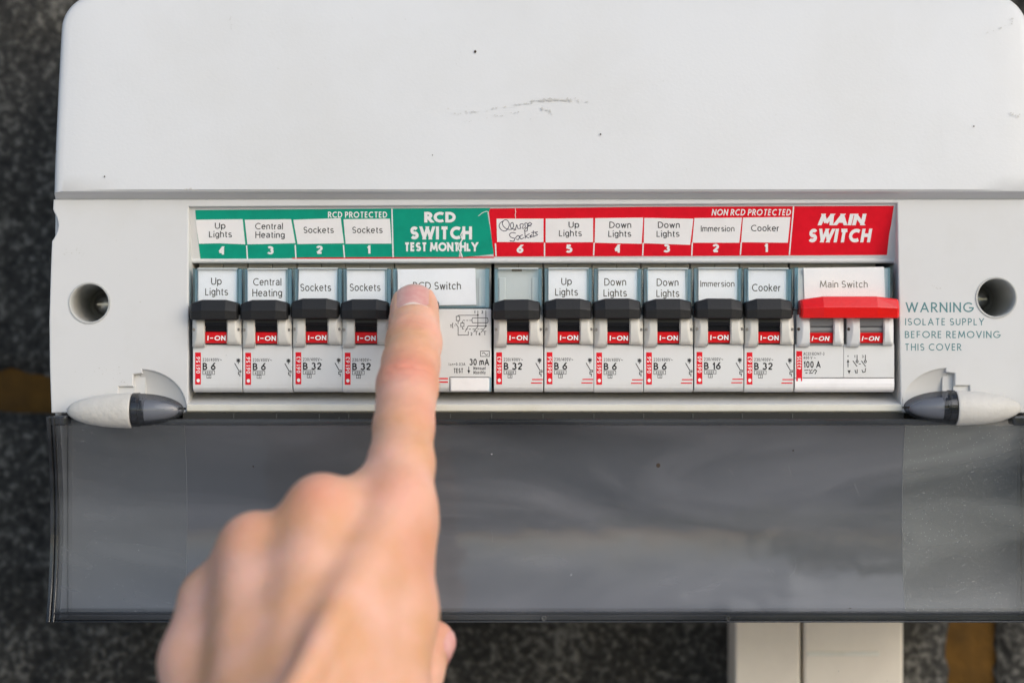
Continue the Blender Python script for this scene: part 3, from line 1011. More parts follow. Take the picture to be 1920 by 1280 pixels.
def pod(side, kind):
    """spindle halves of the hinge, turned round the x axis"""
    sx = (lambda x: x) if side == 0 else (lambda x: 2039 - x)
    cy = 770 if side == 0 else 765
    mb = MB()
    rings_ = []
    if kind == 'cap':
        st = [(125 + 123 * t, 32.5 * math.sqrt(max(0, 1 - (1 - t) ** 2.15)) ** 1.0) for t in [0, .01, .03, .07, .12, .2, .3, .42, .55, .7, .85, .97]] + [(247, 32.3), (248, 31.5)]
        tilt = 0
    else:
        st = [(249, 30), (250, 31.5), (262, 32), (263, 30.5)] + [(263 + 82 * t, 30.5 * math.sqrt(max(0, 1 - t ** 1.9))) for t in [.02, .1, .25, .4, .55, .7, .8, .88, .94, .98, 1.0]]
    for x, r in st:
        r = max(r, .4) / 5.33
        cyy = cy + (0 if kind == 'cap' else -2)
        rings_.append([(X(sx(x), -5), -5 + r * .95 * math.sin(6.2832 * i / 28), Z(cyy, -5) + r * math.cos(6.2832 * i / 28)) for i in range(28)])
    mb.rings(rings_, True, True, True, True)
    if kind == 'cap':
        mb.build('hinge_cap', M['pod'], unit, sharp=50)
    else:
        o = mb.build('latch_pod', M['smoke_pod'], flap, sharp=50)
        mb = MB()
        rings_ = []
        for t in [0, .02, .15, .3, .45, .6, .75, .88, .96, 1]:
            r = 21 * math.sqrt(max(0, 1 - t ** 1.6)) / 5.33 + .05
            rings_.append([(X(sx(272 + 62 * t), -5), -4.5 + r * .9 * math.sin(6.2832 * i / 24), Z(cy + 1, -5) + r * math.cos(6.2832 * i / 24)) for i in range(24)])
        mb.rings(rings_, True, True, True, True)
        mb.build('pod_core', M['pod_core'], flap, sharp=60)
        mb = MB()
        for i0 in range(0, 28, 4):
            ra_, rb_ = 30.5 / 5.33, (27 if i0 % 8 else 29) / 5.33
            seg = [[(X(sx(x), -5), -5 + r * .95 * math.sin(6.2832 * i / 28), Z(cyy, -5) + r * math.cos(6.2832 * i / 28)) for r, i in
                    ((rb_, i0), (rb_, i0 + 1), (rb_, i0 + 2), (rb_, i0 + 3.3), (rb_ - 1.5, i0 + 3.3), (rb_ - 1.5, i0 + 2), (rb_ - 1.5, i0 + 1), (rb_ - 1.5, i0))] for x in (250, 258 + (i0 % 3) * 3)]
            mb.rings(seg, True, True, True, False)
        mb.build('pod_collar', M['pod_dark'], flap)['kind'] = 'stuff'


for sd_ in (0, 1):
    pod(sd_, 'cap'); pod(sd_, 'pod')
# scratches and specks on the flap
mb = MB()
fl = lambda px, py, lift=0.0: (X(px, 0), yflap(Z(py, 0)) - .1 - lift, Z(py, 0))
scr = [[(1437, 1063), (1443, 1074), (1448, 1080)], [(1444, 1062), (1450, 1074)], [(1488, 1040), (1491, 1056), (1486, 1070), (1476, 1080)],
       [(921, 990), (924, 1003), (923, 1016)], [(1025, 990), (1029, 1004)], [(1475, 868), (1482, 890)], [(1600, 905), (1610, 930)], [(1366, 878), (1374, 890)]]
ink(mb, fl, scr, .6)
scatter(mb, [(360, 820), (1680, 1130)], 90, 110, .3, .8, fl)
mb.v = [(x, y, z) for x, y, z in mb.v]
mb.build('scratch', M['scratch'], flap, fix=False)['kind'] = 'stuff'
mb = MB()
for x, y, r in ((1233, 871, 4), (1484, 843, 1.4), (477, 873, 1.5), (1588, 1135, 1.3)):
    mb.add([fl(x + r * math.cos(6.283 * q / 8), y + r * 1.1 * math.sin(6.283 * q / 8), .05) for q in range(8)], [tuple(range(8))])
mb.build('dirt_speck', M['scuff_dark'], flap, fix=False)['kind'] = 'stuff'

# ------------------------------------------------------------------ circuit breakers
U = 1 / 5.3333                                # mm per px on the Y = 0 plane
BASE = 735


def lp(x, y):                                 # px inside a breaker -> local mm (x from its left side, z from its foot)
    return x * U, (BASE - y) * U


def lx(x): return x * U
def lz(y): return (BASE - y) * U


def toggle_mesh(mb, x0, x1, y0, y1, ym, front=-6.0, chamfer=22, endw=3):
    st = [(x0, 7, 1.6), (x0 + endw, 5.5, .8), (x0 + chamfer, 0, 0), (x1 - chamfer, 0, 0), (x1 - endw, 4.5, .8), (x1, 6, 1.6)]
    rings_ = []
    for x, dt, dy in st:
        z_t, z_m, z_b = lz(y0 + dt), lz(ym + dt * .35), lz(y1 - (2 if x in (x0, x1) else 0))
        f = front + dy
        rings_.append([(lx(x), 3, z_t - .3), (lx(x), f + 2.6, z_t), (lx(x), f + 1.6, z_t - .25), (lx(x), f + .15, z_m + .4), (lx(x), f, z_m),
                       (lx(x), f + .5, z_b + .25), (lx(x), f + .9, z_b), (lx(x), 3, z_b)])
    mb.rings(rings_, True, True, True, False)


def cheek_fn(x0, x1, y0, y1, outer):
    """a bulging side cheek with a lens-shaped hollow on its outer side"""
    def fn(u, v):
        x = x0 + (x1 - x0) * u
        y = y1 + (y0 - y1) * v
        Y = -2.6 * math.sin(math.pi * (0.12 + .8 * v)) ** .6 - .4
        if u < .06 or u > .94:
            Y += .5
        if v < .04:
            Y += .8
        w = 10 * math.sqrt(max(0, 1 - ((v - .55) / .55) ** 2))
        e = (x - x0) if outer == 0 else (x1 - x)
        if e < w:
            Y += (w - e) * .17
        return (lx(x), Y, lz(y))
    return fn


def symbol(mb, mp, x, y):
    """the little breaker symbol: a cross, a switch blade and a hook"""
    ink(mb, mp, [[(x + 1, y - 2), (x + 7, y - 8)], [(x + 1, y - 8), (x + 7, y - 2)], [(x + 4, y - 9), (x + 4, y + 1)], [(x, y - 5), (x + 8, y - 5)],
                 [(x - 3, y), (x + 5, y + 14)], [(x + 4, y + 14), (x + 9, y + 14), (x + 9, y + 17), (x + 4, y + 17), (x + 4, y + 21), (x + 7, y + 21), (x + 7, y + 25)]], 1.5)


cache = {}


def part(key, name, mat_, parent, fill, bevel=0, seg=2, sharp=None):
    """one mesh per key, shared by every breaker of the same pattern"""
    if key not in cache:
        mb = MB()
        fill(mb)
        cache[key] = mb.mesh(name, mat_, (0, 0, 0), True, sharp)
    return link(name, cache[key], parent, (0, 0, 0), bevel, seg)


def lower_profile(top):
    return [(22, .0), (3.2, 0), (1.5, .25), (.5, .9), (.12, 1.7), (0, 3), (0, lz(top)), (22, lz(top))]


def mlabel(lift):
    return lambda px, py, e=0.0: (lx(px), -lift - e, lz(py))


def own(mb, name, mat_, parent, fix=False):
    return link(name, mb.mesh(name, mat_, (0, 0, 0), fix), parent, (0, 0, 0))


def breaker(px, label, code, rating, card_text, red_lines, group='circuit breakers in the row', dy=0):
    root = (X(px), 0, Z(BASE))
    t = thing('circuit_breaker', label, 'circuit breaker', root, group)
    w = 93.3
    t.location.z += random.uniform(-.22, .1) * S
    t.location.y += random.uniform(-.15, .15) * S
    part('low', 'body', M['breaker'], t, lambda m: (m.prism_x(lower_profile(645), lx(.5), lx(w - .4)),
                                                      m.box(lx(.5), lx(w - .4), 4.5, 22, lz(645) + .02, lz(572))), .25)
    part('shoulder', 'shoulder', M['shoulder'], t, lambda m: m.box(lx(.8), lx(w / 2 - .5), 12.5, 30, lz(576), lz(478)), .2)
    part('shoulder2', 'shoulder', M['shoulder'], t, lambda m: m.box(lx(w / 2 + .5), lx(w - .8), 12.5, 30, lz(576), lz(478)), .2)
    part('backing', 'card_holder', M['insert'], t, lambda m: (m.box(lx(2), lx(w - 3), 2.6, 6, lz(574), lz(504)),
                                                               m.box(lx(10), lx(22), 2.2, 2.6, lz(574), lz(520)), m.box(lx(72), lx(84), 2.2, 2.6, lz(574), lz(520))), .15)
    part('head', 'window_head', M['insert'], t, lambda m: m.box(lx(9), lx(w - 9.2), .3, 2, lz(504), lz(501.5)))
    win = part('win', 'window', M['clear_blue'], t, lambda m: (m.box(lx(.6), lx(8.8), .1, 5, lz(576), lz(502)), m.box(lx(w - 9), lx(w - 1.4), .1, 5, lz(576), lz(502)),
                                                         m.box(lx(9), lx(w - 9.2), 2, 4.5, lz(504), lz(502.5))), .3)
    part('pane', 'pane', M['clear_pane'], win, lambda m: m.box(lx(9), lx(w - 9.2), .35, .75, lz(572), lz(504.3)))
    if card_text is not None:
        dx = random.uniform(-1.5, 1.5)
        x0, x1, y0 = 9 + dx, 81 + dx, 504 + random.uniform(0, 2)
        sk = random.uniform(-1.5, 1.5)
        c = MB()
        c.add([(lx(x0 + sk), 1.5, lz(y0)), (lx(x1 + sk), 1.5, lz(y0 + random.uniform(-1, 1))), (lx(x1), 1.5, lz(572)), (lx(x0), 1.5, lz(572)),
               (lx(x0 + sk), 1.9, lz(y0)), (lx(x1 + sk), 1.9, lz(y0)), (lx(x1), 1.9, lz(572)), (lx(x0), 1.9, lz(572))],
              [(0, 1, 2, 3), (0, 4, 5, 1), (1, 5, 6, 2), (3, 7, 4, 0)])
        c = own(c, 'name_card', M['card'], t, True)
        tx = MB()
        for s_, ax, ay, ww in card_text:
            write(tx, lambda X_, Y_, e=0.0: (lx(X_), 1.46 - e, lz(Y_)), s_, ax - px, ay, 11.5 if s_ == 'Immersion' else 14, ww, .12, .12)
        own(tx, 'lettering', M['grey_ink'] if card_text[0][0] == 'Main Switch' else M['black_ink'], c)
    else:
        part('notch', 'notch', M['seam'], t, lambda m: m.box(lx(34), lx(53), 2.3, 2.7, lz(508), lz(503)))
    part('cheek_l', 'side_cheek', M['cheek'], t, lambda m: (m.grid(cheek_fn(.6, 25, 590, 650, 0), 14, 14), m.box(lx(24.5), lx(25), -2.4, 4, lz(648), lz(592))), 0, 2, 50)
    part('cheek_r', 'side_cheek', M['cheek'], t, lambda m: (m.grid(cheek_fn(67, w - .6, 590, 645.5, 1), 14, 14), m.box(lx(66.6), lx(67.1), -2.4, 4, lz(644), lz(592))), 0, 2, 50)
    for cx in (4.5, 88.5):
        part(('pin', cx), 'pivot_pin', M['pin'], t, lambda m: m.rings([[(lx(cx) + r * math.cos(6.283 * i / 12), y, lz(617) + 1.3 * r * math.sin(6.283 * i / 12)) for i in range(12)] for r, y in ((.42, -.2), (.42, -2.5), (.34, -2.6))], True, False, True))
    part('barrel', 'toggle_barrel', M['barrel'], t, lambda m: m.prism_x([(4, lz(644.5)), (-.6, lz(644.5)), (-.9, lz(622)), (-1.2, lz(616)), (-.7, lz(615)), (-.8, lz(612)), (-1.9, lz(611)), (-2.3, lz(604)), (-2.2, lz(590)), (4, lz(590))], lx(25.2), lx(66.4)))
    tg = part('toggle', 'toggle', M['black'], t, lambda m: toggle_mesh(m, -.5, 88, 560, 597.5, 580), .35)
    tg.location.z = random.uniform(-.35, .1) * S
    tg.rotation_euler.y = math.radians(random.uniform(-.5, .5))
    mk = part('marker', 'on_marker', M['marker'], t, lambda m: m.prism_x([(3, lz(643)), (-1.0, lz(643)), (-1.45, lz(642)), (-1.75, lz(623)), (-1.4, lz(621.6)), (3, lz(621.6))], lx(25.4), lx(66.2)))
    part('marker_text', 'lettering', M['white_ink'], mk, lambda m: write(m, lambda a, b, e=0.0: (lx(a), -1.86 - e, lz(b)), 'I_ON', 46.5, 633, 9.2, 34, .21, .14, .04))
    cs = part('code', 'code_strip', M['red_print'], t, lambda m: m.box(lx(5), lx(15.8), -.05, .0, lz(720), lz(660)))
    tx = MB()
    write(tx, mlabel(.08), code, 10.6, 683.5, 7.6, 31, .17, .2, 0, 'c', math.pi / 2)
    tx.add([(lx(10.8 + 3.2 * math.cos(6.283 * i / 10)), -.08, lz(712.5 + 3.6 * math.sin(6.283 * i / 10))) for i in range(10)], [tuple(range(10))])
    own(tx, 'lettering', M['white_ink'], cs)
    if ('print', rating) not in cache:
        m = MB()
        write(m, mlabel(.03), '230/400V~', 37, 673.5, 6, 36, .15, .22)
        write(m, mlabel(.03), rating, 19, 686, 13.5, None, .19, .13, 0, 'l')
        ink(m, mlabel(.03), [[CLOSED, (19.5, 694), (41.5, 694), (41.5, 701), (19.5, 701)], [CLOSED, (27, 701.8), (34.5, 701.8), (34.5, 708), (27, 708)]], .9)
        write(m, mlabel(.03), '6000', 30.5, 697.6, 4.2, 15, .2, .3)
        write(m, mlabel(.03), '3', 30.8, 705, 4.0, None, .2)
        symbol(m, mlabel(.03), 82, 680)
        cache[('print', rating)] = m.mesh('print', M['black_ink'], (0, 0, 0), False)
    link('rating_print', cache[('print', rating)], t)
    if red_lines:
        part('redlines', 'red_bars', M['red_print'], t, lambda m: ink(m, mlabel(.03), [[(72, 711), (92.5, 711)], [(70, 717.5), (91, 717.5)]], 2.2))
    return t


BR = [
    (361, 'circuit breaker with Up Lights card at the left end of the row', '061 56', 'B 6', [('Up', 404.5, 526, 20), ('Lights', 405, 546, 43)], False),
    (455, 'circuit breaker whose window card reads Central Heating', '061 56', 'B 6', [('Central', 500, 527, 53), ('Heating', 500, 547.5, 56)], False),
    (549, 'circuit breaker with Sockets card beside the Central Heating breaker', '061 63', 'B 32', [('Sockets', 591, 538.5, 58)], False),
    (641.5, 'circuit breaker with Sockets card half covered by the pointing finger', '061 63', 'B 32', [('Sockets', 684, 537.5, 58)], False),
    (925.5, 'circuit breaker with an empty window holding no name card', '061 63', 'B 32', None, True),
    (1020, 'circuit breaker with Up Lights card beside the breaker with empty window', '061 56', 'B 6', [('Up', 1062.5, 527, 20), ('Lights', 1062.5, 547, 43)], True),
    (1113, 'circuit breaker with Down Lights card beside the second Up Lights breaker', '061 56', 'B 6', [('Down', 1154, 527.5, 41), ('Lights', 1154, 548, 44)], True),
    (1206.5, 'circuit breaker with Down Lights card beside the Immersion breaker', '061 56', 'B 6', [('Down', 1252.5, 528.5, 41), ('Lights', 1253, 549, 43)], True),
    (1301, 'circuit breaker rated B 16 whose window card reads Immersion', '061 60', 'B 16', [('Immersion', 1346, 532, 64)], True),
    (1395, 'circuit breaker whose window card reads Cooker beside the red main switch', '061 63', 'B 32', [('Cooker', 1438, 538.5, 54)], True),
]
for px, lab_, code, rating, ct, rl in BR:
    breaker(px, lab_, code, rating, ct, rl)

# --- the RCD switch (two modules wide, most of its toggle hidden by the finger)
rx = 735
t = thing('rcd_switch', 'double width residual current switch with circuit diagram, pressed by the finger', 'safety switch', (X(rx), 0, Z(BASE)))
W2 = 187
own(MB().prism_x(lower_profile(579), lx(.6), lx(W2 - .8)), 'body', M['breaker'], t, True).modifiers.new('bevel', 'BEVEL').width = .25 * S
own(MB().box(lx(2), lx(W2 - 2), 12.5, 30, lz(576), lz(478)), 'shoulder', M['shoulder'], t, True)
own(MB().box(lx(2), lx(W2 - 5), 2.6, 6, lz(577), lz(504)).box(lx(158), lx(180), 2.1, 2.6, lz(577), lz(520)).box(lx(163), lx(166), 1.6, 2.1, lz(577), lz(520)), 'card_holder', M['insert'], t, True)
win = MB().box(lx(.8), lx(8.8), .1, 5, lz(577), lz(502)).box(lx(W2 - 12), lx(W2 - 4), .1, 5, lz(577), lz(502)).box(lx(9), lx(W2 - 12.2), .1, 4.5, lz(577), lz(573.5))
win = own(win, 'window', M['clear_blue'], t, True)
own(MB().box(lx(9), lx(W2 - 12.2), .35, .75, lz(573), lz(504)), 'pane', M['clear_pane'], win, True)
own(MB().box(lx(50), lx(64), 20, 21, lz(496.5), lz(491.5)).box(lx(142), lx(146), 20, 21, lz(497), lz(490)).box(lx(150), lx(158), 20, 21, lz(497), lz(490)), 'slot', M['inside'], t, True)
c = MB()
q = [(10, 504.5), (156, 502.5), (158, 571), (11, 573)]
c.add([(lx(a), 1.5, lz(b)) for a, b in q] + [(lx(a), 1.9, lz(b)) for a, b in q], [(0, 1, 2, 3), (0, 4, 5, 1), (1, 5, 6, 2)])
c = own(c, 'name_card', M['card'], t, True)
tx = MB(); write(tx, lambda a, b, e=0.0: (lx(a), 1.46 - e, lz(b)), 'RCD Switch', 819 - rx, 535.5, 14.5, 90, .12, .12); own(tx, 'lettering', M['black_ink'], c)
mb = MB(); toggle_mesh(mb, -1, 88, 560, 597.5, 580); o = own(mb, 'toggle', M['black'], t, True)
o.modifiers.new('bevel', 'BEVEL').width = .35 * S
own(MB().box(lx(2), lx(87), -2.2, 3, lz(645), lz(595)), 'toggle_housing', M['breaker'], t, True).modifiers.new('bevel', 'BEVEL').width = .6 * S
# diagram and markings
mb = MB()
d = lambda a, b: (a - rx, b)
D = [[(896, 582), (896, 612), (888, 622)], [(911, 582), (911, 612), (902, 623)], [(859, 591), (896, 591)], [(859, 591), (859, 593)],
     [CLOSED, (855.5, 593), (862, 593), (862, 601), (855.5, 601)], [(859, 601), (859, 607)], [CLOSED, (886, 596), (914, 596), (915, 600), (915, 603), (914, 605), (886, 605), (885, 602), (885, 599)],
     [(868, 600.5), (872, 600.5)], [(874, 600.5), (878, 600.5)], [(880, 600.5), (884, 600.5)], [CLOSED, (864, 605.5), (870, 605.5), (870, 612), (864, 612)], [(867, 602), (867, 605)],
     [(867, 613), (867, 616.5), (870, 616.5)], [(873, 617), (877, 617)], [(879, 617), (883, 617)], [(886, 617), (892, 617)], [(895, 617), (899, 617)], [(901, 617), (906, 617)],
     [(872, 622), (878, 611), (911, 611)], [(854, 606), (859, 613), (859, 628), (878, 628), (878, 621)], [(850, 606), (848.5, 606), (848.5, 614), (850, 614)], [(852, 610), (854, 610)],
     [(893, 621), (893, 628)], [(890, 621), (896, 621)], [(909, 621), (909, 628)], [(906, 621), (912, 621)]]
ink(mb, mlabel(.03), [[CLOSED] + [d(*q) for q in l[1:]] if l[0] == CLOSED else [d(*q) for q in l] for l in D], 1.15)
for s_, x, y in (('1', 890, 585), ('3', 904, 585), ('2', 884, 626), ('4', 899, 626), ('T', 845.5, 611)):
    write(mb, mlabel(.03), s_, x - rx, y, 5.5, None, .2)
for x, y in ((896, 590.5), (911, 611)):
    mb.add([(lx(x - rx + 1.7 * math.cos(6.283 * i / 8)), -.06, lz(y + 1.7 * math.sin(6.283 * i / 8))) for i in range(8)], [tuple(range(8))])
own(mb, 'circuit_diagram', M['black_ink'], t)
mb = MB()
ink(mb, mlabel(.03), [[CLOSED, d(901, 658), d(917.5, 658), d(917.5, 668), d(901, 668)], [d(904 + 11 * i / 10, 663 - 2.2 * math.sin(6.283 * i / 10)) for i in range(11)]], 1.1)
write(mb, mlabel(.03), '30 mA', 898.5 - rx, 678.5, 12.5, 37, .19, .13)
write(mb, mlabel(.03), 'I^n=0,03A', 857 - rx, 682.5, 5.2, 31, .15, .22)
write(mb, mlabel(.03), 'TEST', 859.5 - rx, 694.5, 9, 18, .2, .14)
write(mb, mlabel(.03), 'Mensuel', 899 - rx, 690, 6.2, 23, .19, .2)
write(mb, mlabel(.03), 'Monthly', 899 - rx, 698, 6.2, 23, .19, .2)
ink(mb, mlabel(.03), [[d(879, 687), d(879, 696)]], 1.3)
mb.add([(lx(a - rx), -.04, lz(b)) for a, b in ((876.3, 694), (881.7, 694), (879, 700.5))], [(0, 1, 2)])
own(mb, 'rating_print', M['black_ink'], t)
mb = MB(); ink(mb, mlabel(.03), [[d(818, 709.5), d(840, 709.5)], [d(818, 716), d(840, 716)]], 2.6); own(mb, 'red_bars', M['red_print'], t)
b_ = own(MB().box(lx(844 - rx), lx(918 - rx), -.35, 3, lz(733.5), lz(708)), 'test_button', M['label_paper'], t, True)
b_.modifiers.new('bevel', 'BEVEL').width = .4 * S
own(MB().box(lx(867 - rx), lx(876 - rx), -.42, -.3, lz(718), lz(709)).box(lx(876.2 - rx), lx(883 - rx), -.42, -.3, lz(726), lz(715)), 'button_rib', M['label_paper'], b_, True)
own(MB().box(lx(843 - rx), lx(918 - rx), -.06, .02, lz(707.6), lz(706.2)).box(lx(842.6 - rx), lx(843.6 - rx), -.06, .02, lz(733), lz(707)), 'button_gap', M['seam'], t, True)
own(MB().box(lx(918.3 - rx), lx(921 - rx), -.3, 3, lz(733), lz(707)), 'clear_edge', M['clear_blue'], t, True)

# --- the main switch
mx0 = 1490
t = thing('main_switch', 'double width main switch with one broad red toggle', 'main switch', (X(mx0), 0, Z(BASE)))
W2 = 187
mb = MB()
for a, b in ((.6, 91.4), (92.2, W2 - .4)):
    mb.prism_x([(22, lz(708)), (0, lz(708)), (0, lz(645)), (22, lz(645))], lx(a), lx(b))
body = own(mb, 'body', M['breaker'], t, True)
own(MB().prism_x([(22, 0), (3, 0), (1.4, .25), (.3, .9), (-.1, 1.8), (-.2, 3), (.1, lz(709)), (22, lz(709))], lx(.6), lx(W2 - .4)), 'foot_roll', M['label_paper'], t, True)
own(MB().box(lx(2), lx(81), 12.5, 30, lz(576), lz(478)).box(lx(82), lx(W2 - 22), 12.5, 30, lz(576), lz(478)), 'shoulder', M['shoulder'], t, True)
own(MB().box(lx(2), lx(W2 - 5), 2.6, 6, lz(580), lz(502)).box(lx(6), lx(19), 2.0, 2.6, lz(580), lz(516)).box(lx(168), lx(176), 2.0, 2.6, lz(580), lz(504)).box(lx(1), lx(W2 - 1), 4.5, 22, lz(644), lz(581)), 'card_holder', M['insert'], t, True)
win = own(MB().box(lx(.8), lx(6.5), .1, 5, lz(578), lz(500)).box(lx(W2 - 9), lx(W2 - 3.4), .1, 5, lz(578), lz(499)), 'window', M['clear_blue'], t, True)
own(MB().box(lx(6.7), lx(W2 - 9.2), .35, .75, lz(575), lz(502)), 'pane', M['clear_pane'], win, True)
c = MB()
q = [(18, 502), (169, 500), (172, 572), (20, 572)]
c.add([(lx(a), 1.5, lz(b)) for a, b in q] + [(lx(a), 1.9, lz(b)) for a, b in q], [(0, 1, 2, 3), (0, 4, 5, 1), (1, 5, 6, 2)])
c = own(c, 'name_card', M['label_paper'], t, True)
tx = MB(); write(tx, lambda a, b, e=0.0: (lx(a), 1.46 - e, lz(b)), 'Main Switch', 1583.5 - mx0, 532.5, 13, 90, .12, .12); own(tx, 'lettering', M['grey_ink'], c)
mb = MB(); toggle_mesh(mb, 7, 191, 556, 597, 577, -6.4, 42, 4); o = own(mb, 'toggle', M['red_toggle'], t, True)
bv = o.modifiers.new('bevel', 'BEVEL'); bv.width = .9 * S; bv.segments = 4
for ox in (0, 93.5):
    mb = MB(); mb.grid(cheek_fn(ox + 3, ox + 26.5, 590, 650, 0), 14, 14).box(lx(ox + 26), lx(ox + 26.5), -2.4, 4, lz(648), lz(592)); link('side_cheek', mb.mesh('side_cheek', M['breaker'], sharp=50), t)
    mb = MB(); mb.grid(cheek_fn(ox + 71, ox + 91, 590, 647, 1), 14, 14).box(lx(ox + 70.5), lx(ox + 71), -2.4, 4, lz(646), lz(592)); link('side_cheek', mb.mesh('side_cheek', M['breaker'], sharp=50), t)
    own(MB().prism_x([(4, lz(647)), (-.6, lz(647)), (-.9, lz(623)), (-1.2, lz(620)), (-1.0, lz(614)), (-.7, lz(613)), (-1.6, lz(611)), (-2.0, lz(602)), (-2.0, lz(590)), (4, lz(590))], lx(ox + 26.6), lx(ox + 70.4)), 'toggle_barrel', M['grey_barrel'], t, True)
    mk = own(MB().prism_x([(3, lz(643)), (-1.0, lz(643)), (-1.45, lz(642)), (-1.75, lz(625)), (-1.4, lz(623.6)), (3, lz(623.6))], lx(ox + 27), lx(ox + 70)), 'on_marker', M['marker'], t, True)
    tx = MB(); write(tx, lambda a, b, e=0.0: (lx(a), -1.86 - e, lz(b)), 'I_ON', ox + 46, 634.5, 8.6, 32, .21, .14, .2); own(tx, 'lettering', M['white_ink'], mk)
    own(MB().rings([[(lx(ox + 6) + r * math.cos(6.283 * i / 12), y, lz(617) + 1.3 * r * math.sin(6.283 * i / 12)) for i in range(12)] for r, y in ((.45, -1.0), (.45, -2.1), (.36, -2.2))], True, False, True), 'pivot_pin', M['scuff_dark'], t, True)
cs = own(MB().box(lx(3), lx(14), -.06, .0, lz(718), lz(658)), 'code_strip', M['red_print'], t, True)
tx = MB(); write(tx, mlabel(.09), '43335', 8.6, 680, 7.4, 25, .16, .2, 0, 'c', math.pi / 2)
tx.add([(lx(a), -.09, lz(b)) for a, b in ((6, 709), (11.5, 709), (11.5, 716), (6, 716))], [(0, 1, 2, 3)])
own(tx, 'lettering', M['white_ink'], cs)
mb = MB()
write(mb, mlabel(.03), 'AC22 IEC947-3', 1526 - mx0, 663, 5.6, 39, .17, .22)
write(mb, mlabel(.03), '400 V ~', 1518 - mx0, 670.5, 5.2, 23, .17, .22)
write(mb, mlabel(.03), '100 A', 1522.5 - mx0, 683, 12.5, 32, .19, .15)
ink(mb, mlabel(.03), [[(18, 694), (26, 693.5)], [(28, 692), (29, 697), (33, 692)], [(34, 697), (38, 692.5), (41, 695), (38, 701)], [(20, 699), (24, 699)], [(27, 699.5), (34, 699)]], 1.6)
m2 = lambda a, b: (a - mx0, b)
ink(mb, mlabel(.03), [[m2(1590, 666), m2(1590, 669)], [m2(1590, 676), m2(1590, 688)], [m2(1607, 665), m2(1607, 676)], [m2(1599, 676), m2(1607, 687)], [m2(1622.5, 665), m2(1622.5, 676)],
                      [m2(1615, 676), m2(1623, 687)], [m2(1610, 682), m2(1614, 682)], [m2(1603, 693), m2(1605, 700)], [m2(1607.5, 692), m2(1607, 700)], [m2(1616, 693), m2(1618, 698), m2(1622, 697), m2(1623, 690)],
                      [CLOSED] + [(1607 - mx0 + 2 * math.cos(a), 677.5 + 2.2 * math.sin(a)) for a in [6.283 * i / 8 for i in range(8)]],
                      [CLOSED] + [(1622.5 - mx0 + 2 * math.cos(a), 677.5 + 2.2 * math.sin(a)) for a in [6.283 * i / 8 for i in range(8)]]], 1.5)
for tri in (((1587.5, 679), (1592.5, 679), (1590, 673)), ((1589, 694), (1595, 694), (1592, 701))):
    mb.add([(lx(a - mx0), -.04, lz(b)) for a, b in tri], [(0, 1, 2)])
for s_, x in (('1', 1602.5), ('3', 1617.5)):
    write(mb, mlabel(.03), s_, x - mx0, 668, 5, None, .2)
own(mb, 'rating_print', M['black_ink'], t)
own(MB().box(lx(16), lx(W2 - 1), -.03, .0, lz(708.3), lz(707.4)), 'seam', M['seam'], t, True)

# ------------------------------------------------------------------ the hand: one continuous skin grown from a distance field
def q3(px, py, Y):
    return np.array(P(px, py, Y))


prims = []                                    # (a, b, ra, rb, blend)


def cone(a, b, ra, rb, k=4.0):
    prims.append((np.array(a, float), np.array(b, float), ra, rb, k))


TIP, DIP, PIP, PMID, PB, MCP = q3(777, 578, -13.5), q3(776, 643, -30), q3(764, 722, -48), q3(757, 800, -62), q3(752, 870, -74), q3(746, 935, -82)
cone(TIP, DIP, 8.3, 9.2, 0.1)
cone(DIP, (DIP + PIP) / 2, 9.1, 9.4, 2)
cone((DIP + PIP) / 2, PIP, 9.4, 9.9, 2)
cone(PIP, PMID, 9.9, 9.5, 2)
cone(PMID, PB, 9.5, 10.0, 2)
cone(PB, MCP, 10.0, 11.0, 3)
wr = lambda x, y, Y: q3(x, y, Y)
M2, M3, M4, M5 = q3(742, 950, -84), q3(600, 950, -96), q3(474, 1012, -95), q3(392, 1126, -88)
C2, C3, C4, C5 = wr(585, 1420, -147), wr(530, 1430, -143), wr(475, 1430, -137), wr(425, 1440, -125)
# metacarpals
cone(M2, C2, 10.5, 11.5, 6)
cone(M3, C3, 9.0, 11.5, 8)
cone(M4, C4, 7.0, 11.5, 8)
cone(M5, C5, 6.4, 10.5, 8)
# knuckle caps
cone(M3 + [0, 0, 0], M3 + [-1, 6, 1], 8.4, 8, 3)
cone(M4, M4 + [0, 6, 0], 7.0, 7, 3)
# palm filling (towards the wall)
cone(q3(720, 1030, -70), C2 + [2, 18, 0], 11, 12, 8)
cone(q3(600, 1060, -74), C3 + [0, 20, 0], 12, 12, 8)
cone(q3(490, 1100, -72), C4 + [0, 20, 0], 11, 12, 8)
cone(q3(400, 1190, -70), C5 + [4, 18, 0], 9, 12, 8)
for A_, Ca, B_, Cb, rr_, yo in ((M2, C2, M3, C3, 7.5, 3.2), (M3, C3, M4, C4, 7.8, 1.2), (M4, C4, M5, C5, 7.4, 1.0)):
    for f0 in (.06, .25, .45, .65, .85, 1):
        Aq, Bq = A_ + (Ca - A_) * f0, B_ + (Cb - B_) * f0
        cone(Aq + [0, yo, -1.4], Bq + [0, yo, -1.4], rr_ + f0 * 4, rr_ + f0 * 4, 8)
cone(M4 + [-3, 3, -4], M5 + [0, 3, 2], 6.6, 6.4, 6)
# web between the index and the middle finger
cone(q3(690, 925, -80), q3(630, 955, -90), 7.0, 7.5, 6)
# first dorsal interosseous and thumb root
cone(q3(752, 1000, -82), q3(736, 1150, -98), 10.5, 12.2, 7)
cone(q3(736, 1150, -98), q3(704, 1330, -118), 12.2, 15.5, 7)
cone(q3(732, 1160, -82), q3(730, 1330, -100), 11.5, 13.0, 6)
